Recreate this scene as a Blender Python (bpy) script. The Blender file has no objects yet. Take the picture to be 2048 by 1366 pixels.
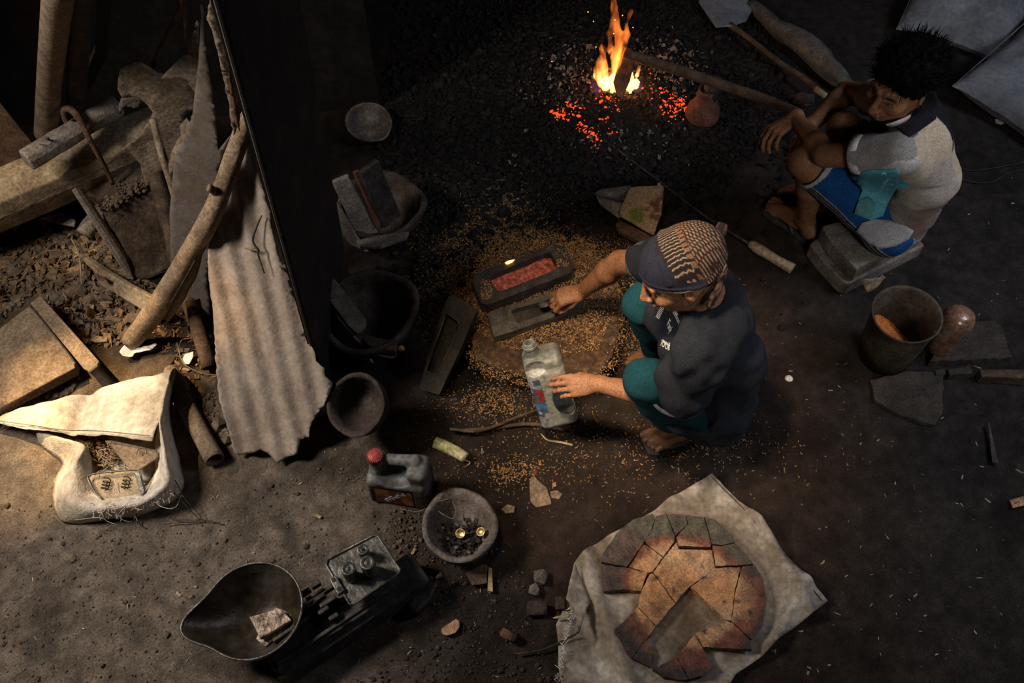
import bpy, bmesh, math, random
import numpy as np
from mathutils import Vector as V, Matrix, Quaternion
from mathutils.geometry import delaunay_2d_cdt
random.seed(7); RNG = np.random.default_rng(7)
SC = bpy.context.scene
COL = SC.collection

# ---------------------------------------------------------------- camera
CH, PITCH, FPX = 2.7, math.radians(55), 1800.0
cd = bpy.data.cameras.new('camera'); cam = bpy.data.objects.new('camera', cd); COL.objects.link(cam)
cd.lens = 36 * FPX / 2048; cd.sensor_width = 36; cd.clip_start = .05
cam.location = (0, 0, CH); cam.rotation_euler = (math.radians(90) - PITCH, 0, 0)
SC.camera = cam
SC.view_settings.view_transform = 'Standard'; SC.view_settings.look = 'None'
SC.view_settings.gamma = 1; SC.view_settings.use_curve_mapping = False
SC.view_settings.exposure = -0.15

# ---------------------------------------------------------------- world and lights
w = bpy.data.worlds.new('world'); SC.world = w; w.use_nodes = True
w.node_tree.nodes['Background'].inputs[0].default_value = (.5, .55, .7, 1)
w.node_tree.nodes['Background'].inputs[1].default_value = .005

def aim(o, target):
    o.rotation_euler = (V(target) - V(o.location)).to_track_quat('-Z', 'Y').to_euler()
def area(name, loc, target, size, power, color, spread=180):
    l = bpy.data.lights.new(name, 'AREA'); l.shape = 'RECTANGLE'; l.size, l.size_y = size
    l.energy = power; l.color = color; l.spread = math.radians(spread)
    o = bpy.data.objects.new(name, l); COL.objects.link(o); o.location = loc; aim(o, target); return o
def spot(name, loc, target, angle, blend, power, color, r=.02):
    l = bpy.data.lights.new(name, 'SPOT'); l.energy = power; l.color = color
    l.spot_size = math.radians(angle); l.spot_blend = blend; l.shadow_soft_size = r
    o = bpy.data.objects.new(name, l); COL.objects.link(o); o.location = loc; aim(o, target); return o

# ---------------------------------------------------------------- pixel rays of the photograph -> points of the place
_c, _s = math.cos(PITCH), math.sin(PITCH)
def ray(px, py):
    a, b = (px - 1024) / FPX, (683 - py) / FPX
    return V((a, _c + b * _s, -_s + b * _c))
def P(px, py, z=0.0):
    d = ray(px, py); return V((0, 0, CH)) + d * ((z - CH) / d.z)
# daylight through the open side on the left, a dim cool opening on the right, sunbeams through gaps in the roof
area('daylight_left', (-2.5, 1.35, 2.5), (-.6, 1.15, 0), (.6, .6), 30, (1, .88, .76), 100)
area('daylight_right', (2.9, 1.75, 2.7), (1.35, 2.2, .35), (.8, .8), 13, (.86, .89, 1), 105)
area('skylight_middle', (-.35, 1.15, 3.0), (.42, 1.6, .2), (.3, .3), 4.5, (1, .73, .48), 30)
area('fill_front', (1.3, -1.0, 2.7), (1.35, 2.2, .4), (.8, .8), 3.2, (1, .93, .86), 50)  # added fill from behind the camera, brightens the sitting man
SUN = (-2.7, 2.35, 3.4)
spot('sunbeam_sack', SUN, P(180, 825, .1), 10.5, .6, 720, (1, .72, .38))
spot('sunbeam_floor', SUN, P(40, 930), 8.5, .8, 1050, (1, .66, .30))
spot('sunbeam_plate', SUN, P(120, 775), 5.5, .9, 1000, (1, .66, .30))
spot('sunbeam_branch', SUN, P(310, 705), 8, .8, 900, (1, .66, .32))
spot('sunbeam_sheet', (-2.6, 1.5, 3.3), P(462, 640, .28), 6.5, 1, 420, (1, .60, .27))
spot('sunbeam_timber', SUN, P(30, 380, .35), 8, .9, 260, (1, .78, .48))

# ---------------------------------------------------------------- numpy value noise
def _h(i, j, k, s):
    n = (i * 374761393 + j * 668265263 + k * 2147483647 + s * 1274126177) & 0xffffffff
    n = ((n ^ (n >> 13)) * 1274126177) & 0xffffffff
    return ((n ^ (n >> 16)) & 0xffff) / 32767.5 - 1
def vn(x, y, z=0.0, s=0):
    x, y, z = np.broadcast_arrays(np.asarray(x, float), np.asarray(y, float), np.asarray(z, float))
    i, j, k = np.floor(x).astype(np.int64), np.floor(y).astype(np.int64), np.floor(z).astype(np.int64)
    f, g, h = x - i, y - j, z - k
    f, g, h = f*f*(3-2*f), g*g*(3-2*g), h*h*(3-2*h)
    r = 0
    for a in (0, 1):
        for b in (0, 1):
            for c in (0, 1):
                r = r + _h(i+a, j+b, k+c, s) * (f if a else 1-f) * (g if b else 1-g) * (h if c else 1-h)
    return r
def fbm(x, y, z=0.0, s=0, o=4):
    r, a, q = 0, 1, 1
    for t in range(o): r = r + a * vn(np.asarray(x)*q, np.asarray(y)*q, np.asarray(z)*q, s+t*17); a *= .5; q *= 2.03
    return r

# ---------------------------------------------------------------- materials
MATS = {}
def mat(name, cols, scale=14, rough=.85, metal=0, bump=.35, bscale=90, vc=False, spread=(.3, .7), emit=None, alpha=1, spec=.35, detail=6, speck=.4):
    m = bpy.data.materials.new(name); m.use_nodes = True; nt = m.node_tree; N = nt.nodes; L = nt.links
    b = N['Principled BSDF']; tc = N.new('ShaderNodeTexCoord')
    n1 = N.new('ShaderNodeTexNoise'); n1.inputs['Scale'].default_value = scale; n1.inputs['Detail'].default_value = detail; n1.inputs['Roughness'].default_value = .62
    L.new(tc.outputs['Object'], n1.inputs['Vector'])
    cr = N.new('ShaderNodeValToRGB'); e = cr.color_ramp.elements
    while len(e) < len(cols): e.new(.5)
    for i, c in enumerate(cols):
        e[i].position = spread[0] + (spread[1]-spread[0]) * i / max(1, len(cols)-1); e[i].color = (*c, 1)
    L.new(n1.outputs['Fac'], cr.inputs['Fac'])
    src = cr.outputs['Color']
    n3 = N.new('ShaderNodeTexNoise'); n3.inputs['Scale'].default_value = scale*7; n3.inputs['Detail'].default_value = 4; L.new(tc.outputs['Object'], n3.inputs['Vector'])
    m3 = N.new('ShaderNodeMapRange'); m3.inputs[1].default_value = .32; m3.inputs[2].default_value = .68; m3.inputs[3].default_value = 1-speck; m3.inputs[4].default_value = 1+speck*.8; L.new(n3.outputs['Fac'], m3.inputs[0])
    x3 = N.new('ShaderNodeVectorMath'); x3.operation = 'SCALE'; L.new(src, x3.inputs[0]); L.new(m3.outputs[0], x3.inputs['Scale']); src = x3.outputs[0]
    if vc:
        at = N.new('ShaderNodeAttribute'); at.attribute_name = 'Col'
        mx = N.new('ShaderNodeMix'); mx.data_type = 'RGBA'; mx.blend_type = 'MULTIPLY'; mx.inputs[0].default_value = 1
        L.new(at.outputs['Color'], mx.inputs[6]); L.new(src, mx.inputs[7]); src = mx.outputs[2]
    L.new(src, b.inputs['Base Color'])
    b.inputs['Roughness'].default_value = rough; b.inputs['Metallic'].default_value = metal
    b.inputs['Specular IOR Level'].default_value = spec
    if bump:
        n2 = N.new('ShaderNodeTexNoise'); n2.inputs['Scale'].default_value = bscale; n2.inputs['Detail'].default_value = 5
        L.new(tc.outputs['Object'], n2.inputs['Vector'])
        bp = N.new('ShaderNodeBump'); bp.inputs['Strength'].default_value = bump; bp.inputs['Distance'].default_value = .006
        L.new(n2.outputs['Fac'], bp.inputs['Height']); L.new(bp.outputs['Normal'], b.inputs['Normal'])
    if emit:
        b.inputs['Emission Color'].default_value = (*emit[0], 1); b.inputs['Emission Strength'].default_value = emit[1]
    MATS[name] = m; return m
def k2(c, a=.55, b=1.35): return [tuple(v*a for v in c), c, tuple(min(1, v*b) for v in c)]

G1 = [(.72,)*3, (1,)*3, (1.15,)*3]
mat('soot', [(.012, .010, .009), (.03, .026, .023), (.07, .06, .052)], 25, .8)
mat('charcoal', [(.005, .005, .005), (.013, .012, .012), (.06, .052, .048)], 30, .75, spread=(.35, .8), spec=.2)
mat('ashstone', [(.06, .05, .045), (.15, .13, .12), (.28, .25, .23)], 40, .95)
mat('iron', [(.02, .018, .017), (.055, .05, .046), (.10, .09, .08)], 30, .6, .5)
mat('iron_bare', [(.05, .05, .048), (.13, .125, .115), (.24, .23, .21)], 22, .45, .6)
mat('pan_iron', [(.022, .016, .010), (.05, .038, .027), (.10, .092, .08)], 6, .36, .4, bump=.2)
mat('rust', [(.05, .028, .016), (.12, .068, .038), (.21, .13, .075)], 24, .85, .1)
mat('dusty_pipe', [(.12, .085, .055), (.20, .145, .098), (.27, .20, .14)], 18, .9)
mat('corrugated', [(.20, .15, .115), (.33, .27, .22), (.44, .38, .33)], 9, speck=.15, rough=.75, metal=.15, spread=(.25, .75))
mat('plate_blue', [(.10, .075, .055), (.15, .125, .105), (.17, .17, .18)], 7, .7, .2, speck=.12)
mat('scrap_metal', [(.13, .095, .065), (.24, .185, .135), (.34, .28, .22)], 11, .8, .1, bump=.6)
mat('wood_old', [(.13, .09, .055), (.26, .20, .13), (.40, .33, .24)], 12, .9, bump=.6, bscale=45)
mat('wood_grey', [(.12, .10, .08), (.22, .19, .16), (.33, .29, .25)], 18, .9, bump=.6)
mat('wood_branch', [(.16, .11, .065), (.27, .195, .125), (.35, .27, .19)], 16, .9, bump=.3)
mat('wood_dark', [(.03, .02, .012), (.07, .046, .028), (.13, .09, .06)], 20, .85, bump=.5)
mat('stone', [(.05, .043, .036), (.11, .095, .08), (.17, .15, .13)], 22, .95, bump=.9, bscale=50)
mat('stone_brown', [(.03, .019, .012), (.065, .043, .027), (.12, .09, .06)], 16, .95, bump=1, bscale=60)
mat('block', [(.10, .085, .07), (.16, .14, .12), (.23, .21, .185)], 14, .9, bump=.4)
mat('paver', [(.022, .017, .014), (.040, .032, .027), (.062, .052, .043)], 16, .95, bump=.8)
mat('crucible', [(.07, .055, .045), (.14, .115, .10), (.22, .20, .19)], 14, .9, bump=.7)
mat('crucible_dark', [(.02, .014, .012), (.05, .036, .03), (.09, .07, .06)], 14, .9, bump=.5)
mat('clay_red', [(.05, .02, .012), (.11, .045, .028), (.17, .08, .05)], 18, .9)
mat('skin', G1, 30, .55, bump=.12, bscale=260, vc=True, spec=.3)
mat('cloth', [(.8,)*3, (1,)*3, (1.12,)*3], 40, .95, bump=.25, bscale=400, vc=True, spec=.15)
mat('hair', [(.002, .0018, .0016), (.004, .003, .0028), (.007, .006, .005)], 60, .9, spec=.05)
mat('weave', [(.30, .24, .17), (.58, .51, .42), (.76, .71, .64)], 7, .9, speck=.22, bump=.6, bscale=160, spec=.2)
mat('weave_mat', [(.09, .07, .052), (.21, .185, .15), (.40, .38, .355)], 9, .9, speck=.25, bump=.6, bscale=420, vc=True, spec=.2, spread=(.28, .66))
mat('weave_grey', [(.11, .12, .14), (.18, .20, .235), (.27, .29, .34)], 8, .9, speck=.2, bump=.4, bscale=300)
mat('disc', [(.38,)*3, (.80,)*3, (1.15,)*3], 26, .6, .15, bump=1, bscale=55, vc=True, spread=(.33, .68))
mat('plastic', [(.55,)*3, (.95,)*3, (1.1,)*3], 9, .5, bump=.15, vc=True, spread=(.36, .6))
mat('red_plastic', [(.22, .03, .025), (.38, .06, .05), (.42, .09, .075)], 30, .5)
mat('label_print', [(.6,)*3, (1,)*3, (1.1,)*3], 30, .4, bump=0, vc=True)
mat('white_print', [(.55, .55, .57), (.7, .7, .72), (.8, .8, .8)], 60, .7, bump=0)
mat('husk', [(.14, .07, .022), (.36, .20, .075), (.58, .38, .17)], 60, .8, bump=0)
mat('husk_dark', [(.015, .009, .005), (.05, .028, .013), (.14, .08, .035)], 45, .85, bump=0)
mat('chip', [(.16, .12, .085), (.32, .26, .2), (.5, .43, .35)], 9, .9, bump=0)
mat('clod', [(.05, .036, .025), (.115, .085, .06), (.19, .145, .105)], 8, .95)
mat('leaf', [(.09, .05, .025), (.2, .12, .06), (.32, .22, .12)], 9, .8)
mat('ember', [(.2, .04, .02), (.3, .06, .03)], 30, .8, bump=0, emit=((1, .09, .02), 1.15))
mat('ember_hot', [(.4, .1, .03), (.6, .2, .05)], 30, .8, bump=0, emit=((1, .36, .07), 9))
mat('brass', [(.25, .15, .045), (.6, .42, .16), (.9, .72, .38)], 60, .35, .8, spread=(.3, .6))
mat('copper_ingot', [(.05, .035, .028), (.34, .26, .20), (.62, .50, .40)], 40, .5, .35, bump=1, bscale=110, spread=(.36, .66))
mat('half_disc', [(.22, .12, .07), (.42, .25, .15), (.52, .34, .22)], 30, .6, .2)
mat('paper', [(.5, .48, .44), (.75, .72, .66), (.85, .83, .8)], 30, .8)
mat('cardboard', [(.7,)*3, (1,)*3, (1.1,)*3], 18, .95, vc=True)
mat('bamboo', [(.20, .14, .06), (.34, .26, .13), (.45, .38, .22)], 12, .7)
mat('banana', [(.12, .12, .04), (.36, .36, .16), (.55, .52, .34)], 16, .8, spread=(.35, .6))
mat('rubber_blue', [(.03, .05, .10), (.05, .09, .20), (.07, .12, .26)], 30, .7)
mat('rubber_dark', [(.02, .02, .022), (.04, .038, .036), (.07, .06, .055)], 30, .8)
mat('jar', [(.10, .045, .025), (.26, .15, .10), (.42, .34, .30)], 12, .22, .1, bump=.2, spec=.8)
mat('mould_dark', [(.010, .009, .007), (.025, .022, .016), (.05, .045, .033)], 14, .9)
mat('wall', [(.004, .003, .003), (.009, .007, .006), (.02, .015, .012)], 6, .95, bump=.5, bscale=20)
mat('thread', [(.5, .44, .36), (.7, .64, .56), (.8, .76, .7)], 30, .9, bump=0)
mat('wire', [(.02, .018, .016), (.04, .036, .03), (.07, .06, .05)], 30, .7, .3, bump=0)
mat('wire_pale', [(.2, .15, .1), (.32, .25, .17), (.4, .32, .22)], 30, .7, bump=0)
mat('bucket', [(.03, .022, .015), (.065, .05, .034), (.11, .088, .06)], 10, .75, .1)
mat('grain', [(.28, .07, .015), (.50, .16, .035), (.62, .26, .08)], 60, .8, bump=0)
mat('glow_sand', [(.02, .006, .004), (.20, .055, .04), (.50, .19, .14)], 70, .9, bump=.6, emit=((1, .10, .04), .05), spread=(.3, .7))

# ---------------------------------------------------------------- mesh helpers (all in world coordinates)
def mesh(name, verts, faces, m, parent=None, smooth=False, col=None, loc=None):
    verts = np.asarray(verts, float)
    if parent is not None: base = np.array(WORLD[parent.name])
    elif loc is not None: base = np.array(loc, float)
    else: base = np.array([verts[:, 0].mean(), verts[:, 1].mean(), verts[:, 2].min()])
    me = bpy.data.meshes.new(name)
    fl = faces.tolist() if isinstance(faces, np.ndarray) else [list(f) for f in faces]
    me.from_pydata((verts - base).tolist(), [], fl)
    me.materials.append(MATS[m])
    if smooth: me.polygons.foreach_set('use_smooth', [True]*len(me.polygons))
    if col is not None:
        a = me.color_attributes.new('Col', 'FLOAT_COLOR', 'POINT')
        c = np.ones((len(verts), 4), np.float32); c[:, :3] = col
        a.data.foreach_set('color', c.ravel())
    me.update()
    o = bpy.data.objects.new(name, me); COL.objects.link(o)
    if parent is not None:
        o.parent = parent; o.location = (0, 0, 0); WORLD[o.name] = tuple(base)
    else: o.location = base
    WORLD[o.name] = tuple(base)
    return o
WORLD = {}
def thing(name, label, cat, loc, group=None):
    o = bpy.data.objects.new(name, None); COL.objects.link(o); o.empty_display_size = .05
    o.location = loc; o.matrix_world = Matrix.Translation(V(loc)); WORLD[o.name] = tuple(loc)
    return tag(o, label, cat, group)
def tag(o, label, cat, group=None, kind=None):
    if label: o['label'] = label
    if cat: o['category'] = cat
    if group: o['group'] = group
    if kind: o['kind'] = kind
    return o
def stuff(o, label=None, cat=None):
    o['kind'] = 'stuff'
    return tag(o, label, cat)
def bevel(o, wd=.003, seg=2):
    b = o.modifiers.new('bevel', 'BEVEL'); b.width = wd; b.segments = seg; b.limit_method = 'ANGLE'; b.angle_limit = math.radians(35); return o
def unit(v): v = V(v); v.normalize(); return v
def catmull(pts, n=6):
    A = [np.array(p, float) for p in pts]; A = [2*A[0]-A[1]] + A + [2*A[-1]-A[-2]]; out = []
    for i in range(1, len(A)-2):
        for t in np.linspace(0, 1, n, endpoint=False):
            out.append(.5*((2*A[i]) + (-A[i-1]+A[i+1])*t + (2*A[i-1]-5*A[i]+4*A[i+1]-A[i+2])*t*t + (-A[i-1]+3*A[i]-3*A[i+1]+A[i+2])*t**3))
    out.append(A[-2]); return out
def rings(path, n, twist=0, squash=1, noise=0, up=None):
    """path: rows x,y,z,r -> list of rings (n,3)"""
    path = np.array(path, float); C = path[:, :3]; R = path[:, 3]; out = []
    T = np.gradient(C, axis=0); T /= np.linalg.norm(T, axis=1)[:, None] + 1e-9
    ref = np.array(up if up is not None else (0, 0, 1.)); 
    if abs(T[0] @ ref) > .95: ref = np.array([0, 1., 0])
    nrm = ref - T[0]*(ref @ T[0]); nrm /= np.linalg.norm(nrm)
    for i in range(len(C)):
        nrm = nrm - T[i]*(nrm @ T[i]); nrm /= np.linalg.norm(nrm) + 1e-9
        bi = np.cross(T[i], nrm); a = np.arange(n)*2*math.pi/n + twist
        r = np.full(n, R[i])
        if noise: r = r*(1 + noise*vn(np.cos(a)*1.5+i*.35, np.sin(a)*1.5, 3.1*noise+C[0][0], 5))
        out.append(C[i] + np.outer(np.cos(a)*r*squash, nrm) + np.outer(np.sin(a)*r, bi))
    return out
def skinrings(R, caps=True, closed=False, off=0):
    n = len(R[0]); v = [p for r in R for p in r]; f = []
    m = len(R)
    for i in range(m if closed else m-1):
        for j in range(n):
            a, b = i*n+j, i*n+(j+1) % n; c, d = ((i+1) % m)*n+(j+1) % n, ((i+1) % m)*n+j
            f.append([a+off, b+off, c+off, d+off])
    if caps and not closed: f.append([off+j for j in range(n)][::-1]); f.append([off+(m-1)*n+j for j in range(n)])
    return v, f
def rod(name, pts, m, parent=None, n=10, smooth=True, sub=6, noise=0, squash=1, up=None):
    """pts: (px,py,z,r) rows in photograph pixels + height"""
    w = [(*P(a, b, c), r) for a, b, c, r in pts]
    if sub and len(w) > 2: w = catmull(w, sub)
    elif noise or sub and len(w) == 2: w = [tuple(np.array(w[0])*(1-t)+np.array(w[1])*t) for t in np.linspace(0, 1, 10)]
    v, f = skinrings(rings(w, n, 0, squash, noise, up)); return mesh(name, v, f, m, parent, smooth)
def wtube(name, w, m, parent=None, n=8, smooth=True, sub=0, **k):
    if sub: w = catmull(w, sub)
    v, f = skinrings(rings(w, n, **k)); return mesh(name, v, f, m, parent, smooth)
def pipe(name, pts, m, parent=None, n=20, wall=.15):
    w = catmull([(*P(a, b, c), r) for a, b, c, r in pts], 5) if len(pts) > 2 else [(*P(a, b, c), r) for a, b, c, r in pts]
    o = rings(w, n); i = rings([(a, b, c, r*(1-wall)) for a, b, c, r in w], n)
    v, f = skinrings(o + i[::-1], closed=True); return mesh(name, v, f, m, parent, True)
def multi(name, parts, m, parent=None, smooth=False, col=None):
    v, f = [], []
    for pv, pf in parts:
        o = len(v); v += [tuple(q) for q in pv]; f += [[i+o for i in q] for q in pf]
    return mesh(name, v, f, m, parent, smooth, col)
def tubes(paths, n=5):
    return [skinrings(rings(p, n)) for p in paths]
class Plane:
    def __init__(s, anchors):
        p = [P(*a) if len(a) == 3 else V(a[:3]) for a in anchors]
        s.o = p[0]; s.e1 = unit(p[1]-p[0]); s.n = unit(s.e1.cross(p[2]-p[0]))
        if s.n.dot(V((0, 0, CH)) - s.o) < 0: s.n = -s.n
        s.e2 = s.n.cross(s.e1)
    def at(s, px, py):
        d = ray(px, py); c = V((0, 0, CH)); return c + d*((s.o-c).dot(s.n)/d.dot(s.n))
    def uv(s, px, py):
        q = s.at(px, py)-s.o; return (q.dot(s.e1), q.dot(s.e2))
def inpoly(x, y, poly):
    r = np.zeros(len(x), bool); n = len(poly); j = n-1
    for i in range(n):
        (xi, yi), (xj, yj) = poly[i], poly[j]
        c = ((yi > y) != (yj > y)) & (x < (xj-xi)*(y-yi)/((yj-yi) or 1e-12)+xi); r ^= c; j = i
    return r
def flat(z): return [(900, 1000, z), (1100, 1000, z), (1000, 800, z)]
def sheet(name, out, anchors, m, parent=None, disp=None, thick=.002, res=.02, jag=0, smooth=True, colfn=None, holes=(), seed=0, sub=None):
    pl = anchors if isinstance(anchors, Plane) else Plane(anchors)
    rs = random.Random(seed+len(out))
    def loop(o):
        uv = [pl.uv(*q) for q in o]; L = []
        for i in range(len(uv)):
            a, b = np.array(uv[i]), np.array(uv[(i+1) % len(uv)]); d = np.linalg.norm(b-a); k = max(1, int(d/(sub or res)))
            for t in range(k):
                p = a+(b-a)*t/k
                if jag and t: nrm = np.array([-(b-a)[1], (b-a)[0]])/(d+1e-9); p = p+nrm*rs.uniform(-jag, jag)
                L.append(tuple(p))
        return L
    loops = [loop(out)] + [loop(h) for h in holes]
    vs, es = [], []
    for L in loops:
        o = len(vs); vs += L; es += [(o+i, o+(i+1) % len(L)) for i in range(len(L))]
    B = np.array(loops[0]); lo, hi = B.min(0), B.max(0)
    gx, gy = np.meshgrid(np.arange(lo[0], hi[0], res), np.arange(lo[1], hi[1], res)); gx = gx.ravel(); gy = gy.ravel()
    gx = gx + RNG.uniform(-.2, .2, len(gx))*res; gy = gy + RNG.uniform(-.2, .2, len(gy))*res
    k = inpoly(gx, gy, loops[0])
    for h in loops[1:]: k &= ~inpoly(gx, gy, h)
    # keep off the border
    gx, gy = gx[k], gy[k]
    if len(gx):
        allb = np.array(vs); dmin = np.min((gx[:, None]-allb[None, :, 0])**2+(gy[:, None]-allb[None, :, 1])**2, 1)
        k = dmin > (res*.45)**2; gx, gy = gx[k], gy[k]
    pts = [V(p) for p in vs] + [V((a, b)) for a, b in zip(gx, gy)]
    cv, _, cf, *_ = delaunay_2d_cdt(pts, es, [], 1, 1e-6)
    A = np.array([(p.x, p.y) for p in cv])
    F = [list(f) for f in cf]
    if holes:
        cen = np.array([A[f].mean(0) for f in F])
        bad = np.zeros(len(F), bool)
        for h in loops[1:]: bad |= inpoly(cen[:, 0], cen[:, 1], h)
        F = [f for f, b in zip(F, bad) if not b]
    z = np.zeros(len(A)) if disp is None else np.asarray(disp(A[:, 0], A[:, 1]))*np.ones(len(A))
    W = np.array(pl.o)+np.outer(A[:, 0], pl.e1)+np.outer(A[:, 1], pl.e2)+np.outer(z, pl.n)
    o = mesh(name, W, F, m, parent, smooth, colfn(W, A) if colfn else None)
    if thick:
        s = o.modifiers.new('solid', 'SOLIDIFY'); s.thickness = thick; s.offset = -1
    return o
def slab(name, out, anchors, m, thick, parent=None, bev=.003, down=None, taper=1.0, rough=0):
    """prism whose upper face has the outline seen in the photograph"""
    pl = anchors if isinstance(anchors, Plane) else Plane(anchors)
    top = [np.array(pl.at(*q)) for q in out]
    if rough:
        T2 = []
        for i in range(len(top)):
            a, b = top[i], top[(i+1) % len(top)]; k = max(1, int(np.linalg.norm(b-a)/.02))
            for t in range(k): T2.append(a+(b-a)*t/k + (RNG.uniform(-rough, rough, 3)*[1, 1, .4] if t else 0))
        top = T2
    nv = np.array(down if down else -pl.n)*thick; c = sum(top)/len(top)
    bot = [c+(p-c)*taper+nv for p in top]; n = len(top)
    a = sum((top[i][0]*top[(i+1) % n][1]-top[(i+1) % n][0]*top[i][1]) for i in range(n))
    f = [list(range(n)), list(range(2*n-1, n-1, -1))]+[[i, n+i, n+(i+1) % n, (i+1) % n] for i in range(n)]
    o = mesh(name, top+bot, f, m, parent)
    bm = bmesh.new(); bm.from_mesh(o.data); bmesh.ops.recalc_face_normals(bm, faces=bm.faces); bm.to_mesh(o.data); bm.free()
    if bev: bevel(o, bev)
    return o
def boxpart(c, X, Y, Z, sx, sy, sz):
    """box centred c, unit axes, full sizes"""
    c, X, Y, Z = map(np.array, (c, X, Y, Z)); v = []
    for k in (-.5, .5):
        for i, j in ((-.5, -.5), (.5, -.5), (.5, .5), (-.5, .5)): v.append(c+X*i*sx+Y*j*sy+Z*k*sz)
    return v, [[3, 2, 1, 0], [4, 5, 6, 7], [0, 1, 5, 4], [1, 2, 6, 5], [2, 3, 7, 6], [3, 0, 4, 7]]
def box(name, c, X, Y, Z, s, m, parent=None, bev=.003):
    v, f = boxpart(c, unit(X), unit(Y), unit(Z), *s); o = mesh(name, v, f, m, parent)
    bm = bmesh.new(); bm.from_mesh(o.data); bmesh.ops.recalc_face_normals(bm, faces=bm.faces); bm.to_mesh(o.data); bm.free()
    return bevel(o, bev) if bev else o
def lathe(name, prof, c, axis, m, parent=None, n=40, spout=None, noise=0, smooth=True, closed=False, tilt=None):
    """prof (r,h) along axis from c; spout=(direction vector, reach, width, h0) pulls the rim out"""
    ax = unit(axis); X = unit(V((1, 0, 0)) - ax*ax.x); Y = ax.cross(X); R = []
    if spout: sd = unit(spout[0]); sa = math.atan2(sd.dot(Y), sd.dot(X))
    hm = max(h for _, h in prof)
    for r, h in prof:
        a = np.arange(n)*2*math.pi/n; rr = np.full(n, r)
        if noise: rr = rr*(1+noise*fbm(np.cos(a)*1.3+7*r, np.sin(a)*1.3, h*9, 3, 2))
        hh = np.full(n, h)
        if noise: hh = hh + noise*.25*r*vn(np.cos(a)*2.2, np.sin(a)*2.2, 5.)*(h/hm if hm else 0)
        if spout:
            d = (a-sa+math.pi) % (2*math.pi)-math.pi; wgt = np.exp(-(d/spout[2])**2)*max(0, (h-spout[3])/(hm-spout[3]))
            rr = rr+spout[1]*wgt*(r/max(q for q, _ in prof))
        R.append(np.array(c)+np.outer(np.cos(a)*rr, X)+np.outer(np.sin(a)*rr, Y)+np.outer(hh, ax))
    v, f = skinrings(R, caps=not closed, closed=closed); o = mesh(name, v, f, m, parent, smooth)
    bm = bmesh.new(); bm.from_mesh(o.data); bmesh.ops.recalc_face_normals(bm, faces=bm.faces); bm.to_mesh(o.data); bm.free()
    return o
def bowl(name, c, R, H, m, parent=None, wall=.014, axis=(0, 0, 1), spout=None, noise=.02, n=48, foot=.45):
    pr = [(R*foot*.05, 0), (R*foot, .0), (R*(foot*.5+.5)*.93, H*.28), (R*.95, H*.66), (R, H*.93), (R*1.0, H), (R-wall*.5, H*1.01), (R-wall, H*.98), (R*.94-wall, H*.66), (R*(foot*.5+.5)*.9-wall, H*.3), (R*foot*.75, wall*1.4), (R*.02, wall*1.1)]
    return lathe(name, pr, c, axis, m, parent, n, spout, noise)
def rock(name, c, s, m, parent=None, seed=1, sub=2, rough=.25, rotz=0, smooth=False):
    bm = bmesh.new(); bmesh.ops.create_icosphere(bm, subdivisions=sub, radius=1)
    v = np.array([x.co for x in bm.verts]); f = [[q.index for q in fc.verts] for fc in bm.faces]; bm.free()
    d = 1+rough*fbm(v[:, 0]*1.3+seed*3.1, v[:, 1]*1.3, v[:, 2]*1.3, seed, 3); v = v*d[:, None]
    v = np.clip(v, -.85, .85) if rough > .2 else v
    v = v*np.array(s); ca, sa = math.cos(rotz), math.sin(rotz)
    v = np.stack([v[:, 0]*ca-v[:, 1]*sa, v[:, 0]*sa+v[:, 1]*ca, v[:, 2]], 1)+np.array(c)
    return mesh(name, v, f, m, parent, smooth)
_ico = bmesh.new(); bmesh.ops.create_icosphere(_ico, subdivisions=1, radius=1)
ICO = (np.array([x.co for x in _ico.verts]), np.array([[q.index for q in fc.verts] for fc in _ico.faces])); _ico.free()
HUSK = (np.array([[-1, 0, 0], [0, -.38, 0], [0, 0, .3], [0, .38, 0], [0, 0, -.2], [1, 0, 0.]]), np.array([[0, 1, 2], [0, 2, 3], [0, 3, 4], [0, 4, 1], [5, 2, 1], [5, 3, 2], [5, 4, 3], [5, 1, 4]]))
FLAKE = (np.array([[-1, -.5, 0], [.9, -.7, .1], [1, .6, 0], [-.7, .8, .12], [-1, -.5, -.15], [.9, -.7, -.1], [1, .6, -.15], [-.7, .8, -.1]]), np.array([[0, 1, 2, 3], [7, 6, 5, 4], [0, 4, 5, 1], [1, 5, 6, 2], [2, 6, 7, 3], [3, 7, 4, 0]]))
def scatter(name, pts, size, base, m, parent=None, tilt=.5, jit=.25, aspect=(1, 1, 1), label=None, cat=None, kind='stuff'):
    bv, bf = base; N = len(pts); size = np.broadcast_to(size, (N,))
    az = RNG.uniform(0, 2*math.pi, N); tx = RNG.normal(0, tilt, N); ty = RNG.normal(0, tilt, N)
    v = bv[None]*np.array(aspect)*(1+RNG.uniform(-jit, jit, (N, len(bv), 3)))*size[:, None, None]
    x, y, z = v[..., 0], v[..., 1], v[..., 2]
    c, s = np.cos(tx)[:, None], np.sin(tx)[:, None]; y, z = y*c-z*s, y*s+z*c
    c, s = np.cos(ty)[:, None], np.sin(ty)[:, None]; x, z = x*c+z*s, -x*s+z*c
    c, s = np.cos(az)[:, None], np.sin(az)[:, None]; x, y = x*c-y*s, x*s+y*c
    v = np.stack([x, y, z], 2)+np.asarray(pts)[:, None, :]
    f = (bf[None]+(np.arange(N)*len(bv))[:, None, None]).reshape(-1, bf.shape[1])
    o = mesh(name, v.reshape(-1, 3), f, m, parent)
    if kind: o['kind'] = kind
    if label: tag(o, label, cat)
    return o
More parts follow.
